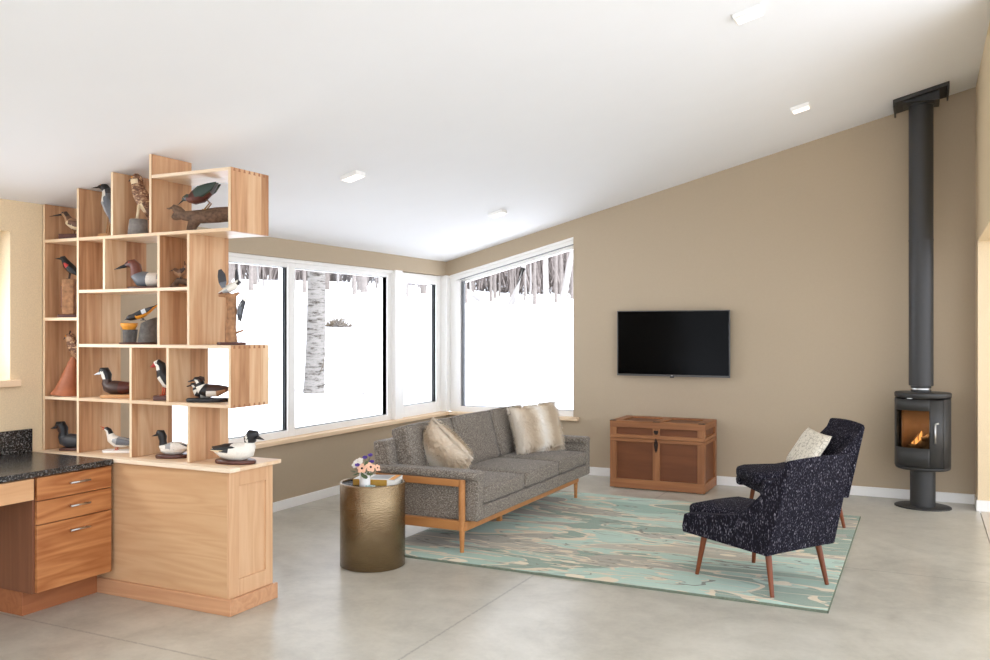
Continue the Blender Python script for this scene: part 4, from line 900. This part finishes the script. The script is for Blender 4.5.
# big birch
bx,by=-9.95,12.9
t=thing('birch_tree','thick white birch trunk standing in snow outside the long window','tree',(bx,by,gz(bx,by)-.05))
m=MB(); zz=[-.1,.0,.12,.5,1.2,2.2,3.4,5.2,7.5]; rr=[.24,.215,.19,.175,.168,.16,.155,.14,.11]
m.tube([(.02*math.sin(z*1.3)+.025*z,0,z) for z in zz],rr,18,.035); m.build('trunk','birch',t,smooth=70)
rg=random.Random(11)
for k in range(12):
    m=MB(); a=rg.uniform(0,2*PI); z0=rg.uniform(.0,.5) if k<7 else rg.uniform(4.5,6.5); p=Vector((.2*math.cos(a),.2*math.sin(a),z0)); pts=[p]; d=Vector((math.cos(a)*.5,math.sin(a)*.5,1.1))
    for q in range(5): pts.append(pts[-1]+d*.26); d=(d+Vector((rg.uniform(-.3,.3),rg.uniform(-.3,.3),.05)))
    m.tube([tuple(p) for p in pts],[.006,.005,.004,.0035,.003,.0015],5); m.build('branch' if k>6 else 'sucker_shoot','fern',t)
# snow-laden dead bough beside it
hx,hy=(-.1795*.8988-.4384)*26,(-.1795*.4384+.8988)*26
t=thing('brush_pile','small heap of dry brush showing through snow behind the birch','brush',(hx,hy,gz(hx,hy)))
m=MB()
for k in range(160):
    a=rg.uniform(-1.1,1.1); p=Vector((a*.42,rg.uniform(-.15,.15),0)); hh=(1-abs(a)/1.2)*.30*rg.uniform(.6,1.1)+.02
    m.tube([tuple(p),tuple(p+Vector((rg.uniform(-.2,.2),rg.uniform(-.1,.1),hh)))],[.018,.008],4)
m.build('dry_stems','fern',t)['kind']='stuff'
# thin shrubs in the snow
def shrub(lab,x,y,h,n,seed):
    r2=random.Random(seed); t=thing('bare_shrub',lab,'shrub',(x,y,gz(x,y)-.03),0)
    for k in range(n):
        m=MB(); d=Vector((r2.uniform(-.4,.4),r2.uniform(-.4,.4),1)); p=Vector((0,0,0)); pts=[tuple(p)]
        for q in range(4): p=p+d*h/4; d=d+Vector((r2.uniform(-.35,.35),r2.uniform(-.35,.35),0)); pts.append(tuple(p))
        m.tube(pts,[.007,.006,.005,.004,.002],5); m.build('stem','fern',t)
shrub('thin bare shrub in snow just left of the birch',-10.75,12.5,1.5,6,1); shrub('thin bare shrub in snow to the right of the birch',-9.2,13.4,1.3,5,2); shrub('bare twigs in the snow seen through the lower shelf box',-9.2,8.4,.9,5,3)
# woods
def tree_mesh(h,r,lean,mat,seed,nb):
    r2=random.Random(seed); m=MB(); n=8
    P=[Vector((lean*h*(k/n)+r2.uniform(-.05,.05),r2.uniform(-.05,.05),-.4+(h+.4)*k/n)) for k in range(n+1)]
    m.tube([tuple(p) for p in P],[r*(1.15 if k==0 else 1-.75*k/n) for k in range(n+1)],8,.06)
    for b in range(nb):
        k=r2.randint(2,n-1); p=P[k]; a=r2.uniform(0,2*PI); d=Vector((math.cos(a),math.sin(a),r2.uniform(.1,.9))); l=r2.uniform(.3,.75)
        q=p+d*l*.5; e=q+(d+Vector((r2.uniform(-.4,.4),r2.uniform(-.4,.4),.3)))*l*.5
        m.tube([tuple(p),tuple(q),tuple(e)],[r*.25,r*.16,.01],5)
    return m
protos=[]
for k,(h,r,l,mt,nb) in enumerate(((9.5,.075,.02,'bark',16),(10,.095,-.03,'bark',14),(8.5,.045,.05,'bark',18),(9,.055,-.02,'palebark',12),(9.,.14,.0,'bark',10))):
    protos.append(tree_mesh(h,r,l,M[mt],20+k,nb).build('woodland_tree',mt,smooth=70))
labs=['thin grey bare tree in the snowy woods beyond the windows','sturdy grey bare tree in the snowy woods beyond the windows','spindly grey sapling in the snowy woods beyond the windows','slim pale bare tree in the snowy woods beyond the windows','thick grey trunk in the snowy woods beyond the windows']
grps=['thin grey trees','sturdy grey trees','spindly saplings','slim pale trees','thick grey trunks']
used=set()
def put(k,px,d,rz,s=1.):
    a=(px-495)/880.; x=(a*.8988-.4384)*d; y=(a*.4384+.8988)*d
    o=protos[k] if k not in used else protos[k].copy()
    if k in used: col.objects.link(o)
    used.add(k); o.location=(x,y,gz(x,y)); o.rotation_euler=(0,0,rz); o.scale=(s,s,s)
    o['label']=labs[k]; o['category']='tree'; o['group']=grps[k]; return o
rg=random.Random(5)
spots=[((x_*.8988-.4384)*d_,(x_*.4384+.8988)*d_) for x_,d_ in (((508-495)/880,41),((544-495)/880,36),((557-495)/880,38),((474-495)/880,42))]
def scatter(n,kinds,p0,p1,d0,d1):
    k=0
    for tries in range(3000):
        if k>=n: break
        px,d=rg.uniform(p0,p1),rg.uniform(d0,d1); a=(px-495)/880.; x=(a*.8988-.4384)*d; y=(a*.4384+.8988)*d
        if any((x-u)**2+(y-v)**2<1.25**2 for u,v in spots): continue
        spots.append((x,y)); k+=1; put(rg.choice(kinds),px,d,rg.uniform(0,6.28),rg.uniform(.85,1.2))
scatter(40,(0,0,1,2,2,3),448,588,40,49.5)
scatter(44,(0,1,1,4,4,3,2),205,445,40,49.5)
def lone(lab,x,y,h,r,lean,mt,seed,nb,rz=0,fork=False):
    m=tree_mesh(h,r,lean,M[mt],seed,nb); o=m.build('pale_tree',mt,smooth=70); o.location=(x,y,gz(x,y)); o.rotation_euler=(0,0,rz); tag(o,lab,'tree'); return o
def at(px,d): a=(px-495)/880.; return ((a*.8988-.4384)*d,(a*.4384+.8988)*d)
lone('pale trunk leaning right in the middle of the slope-topped window',*at(508,41),8,.14,.36,'palebark',61,3,R(26))
lone('straight white trunk nearest the right side of slope-topped window',*at(544,36),9,.13,.03,'palebark',62,4,R(26))
lone('white trunk leaning right at right edge of slope-topped window',*at(557,38),9,.16,.26,'palebark',63,4,R(26))
x,y=at(474,42); o=lone('fallen pale trunk at left side of the slope-topped window',x,y,4.5,.13,0,'palebark',64,1); o.rotation_euler=(0,R(-58),R(26)); o.location.z+=.3
# dense brush behind the trees: nobody could count the twigs
m=MB(); m.use('twig'); rg=random.Random(9)
for k in range(15000):
    px=rg.uniform(190,600); d=rg.uniform(50,58); x,y=at(px,d); z=gz(x,y)+abs(rg.gauss(0,3.2)); l=rg.uniform(.6,2.4); w=rg.uniform(.018,.055)
    dx,dy,dz=rg.uniform(-.35,.35),rg.uniform(-.35,.35),1.
    p=Vector((x,y,z)); q=p+Vector((dx,dy,dz))*l; u=Vector((rg.uniform(-1,1),rg.uniform(-1,1),0)).normalized()*w; w2=Vector((-u.y,u.x,0))
    v=[m.b.verts.new(c) for c in (p+u,p-u*.5+w2,p-u*.5-w2,q)]
    m.face([v[0],v[1],v[3]]); m.face([v[1],v[2],v[3]]); m.face([v[2],v[0],v[3]])
o=m.build('winter_brush',None); tag(o,'grey-brown haze of bare winter brush behind the trees','brush',kind='stuff')
# ------------------------------------------------------------------ light and camera
w=bpy.data.worlds.new('overcast'); sc.world=w; w.use_nodes=True; nt=w.node_tree; nt.nodes.clear()
out=nt.nodes.new('ShaderNodeOutputWorld'); bg=nt.nodes.new('ShaderNodeBackground'); bg.inputs[0].default_value=(.93,.985,1.10,1); bg.inputs[1].default_value=1.3
sl=bpy.data.lights.new('sun','SUN'); so=bpy.data.objects.new('sun',sl); col.objects.link(so); sl.energy=4.2; sl.color=(.93,.985,1.10); sl.angle=R(4); so.rotation_euler=(0,R(27),0); so.location=(6,0,12)
nt.links.new(bg.outputs[0],out.inputs[0])
al=bpy.data.lights.new('kitchen_window_daylight','AREA'); ao=bpy.data.objects.new('kitchen_window_daylight',al); col.objects.link(ao); al.shape='RECTANGLE'; al.size=.35; al.size_y=.35; al.energy=4.5; al.color=(.95,.98,1.)
ao.location=(-5.24,3.0,1.72); ao.rotation_euler=(Vector((1.,.55,-.8))).to_track_quat('-Z','Y').to_euler()
cam=bpy.data.cameras.new('camera'); co=bpy.data.objects.new('camera',cam); col.objects.link(co)
cam.sensor_width=36.; cam.lens=32.; cam.clip_start=.05; cam.clip_end=300
co.location=(0,0,1.6); co.rotation_euler=(R(90),0,R(26)); sc.camera=co
vs=sc.view_settings; vs.view_transform='Standard'; vs.look='None'; vs.gamma=1.; vs.use_curve_mapping=False; vs.exposure=1.13
sc.cycles.max_bounces=10; sc.cycles.diffuse_bounces=6; sc.cycles.transparent_max_bounces=12
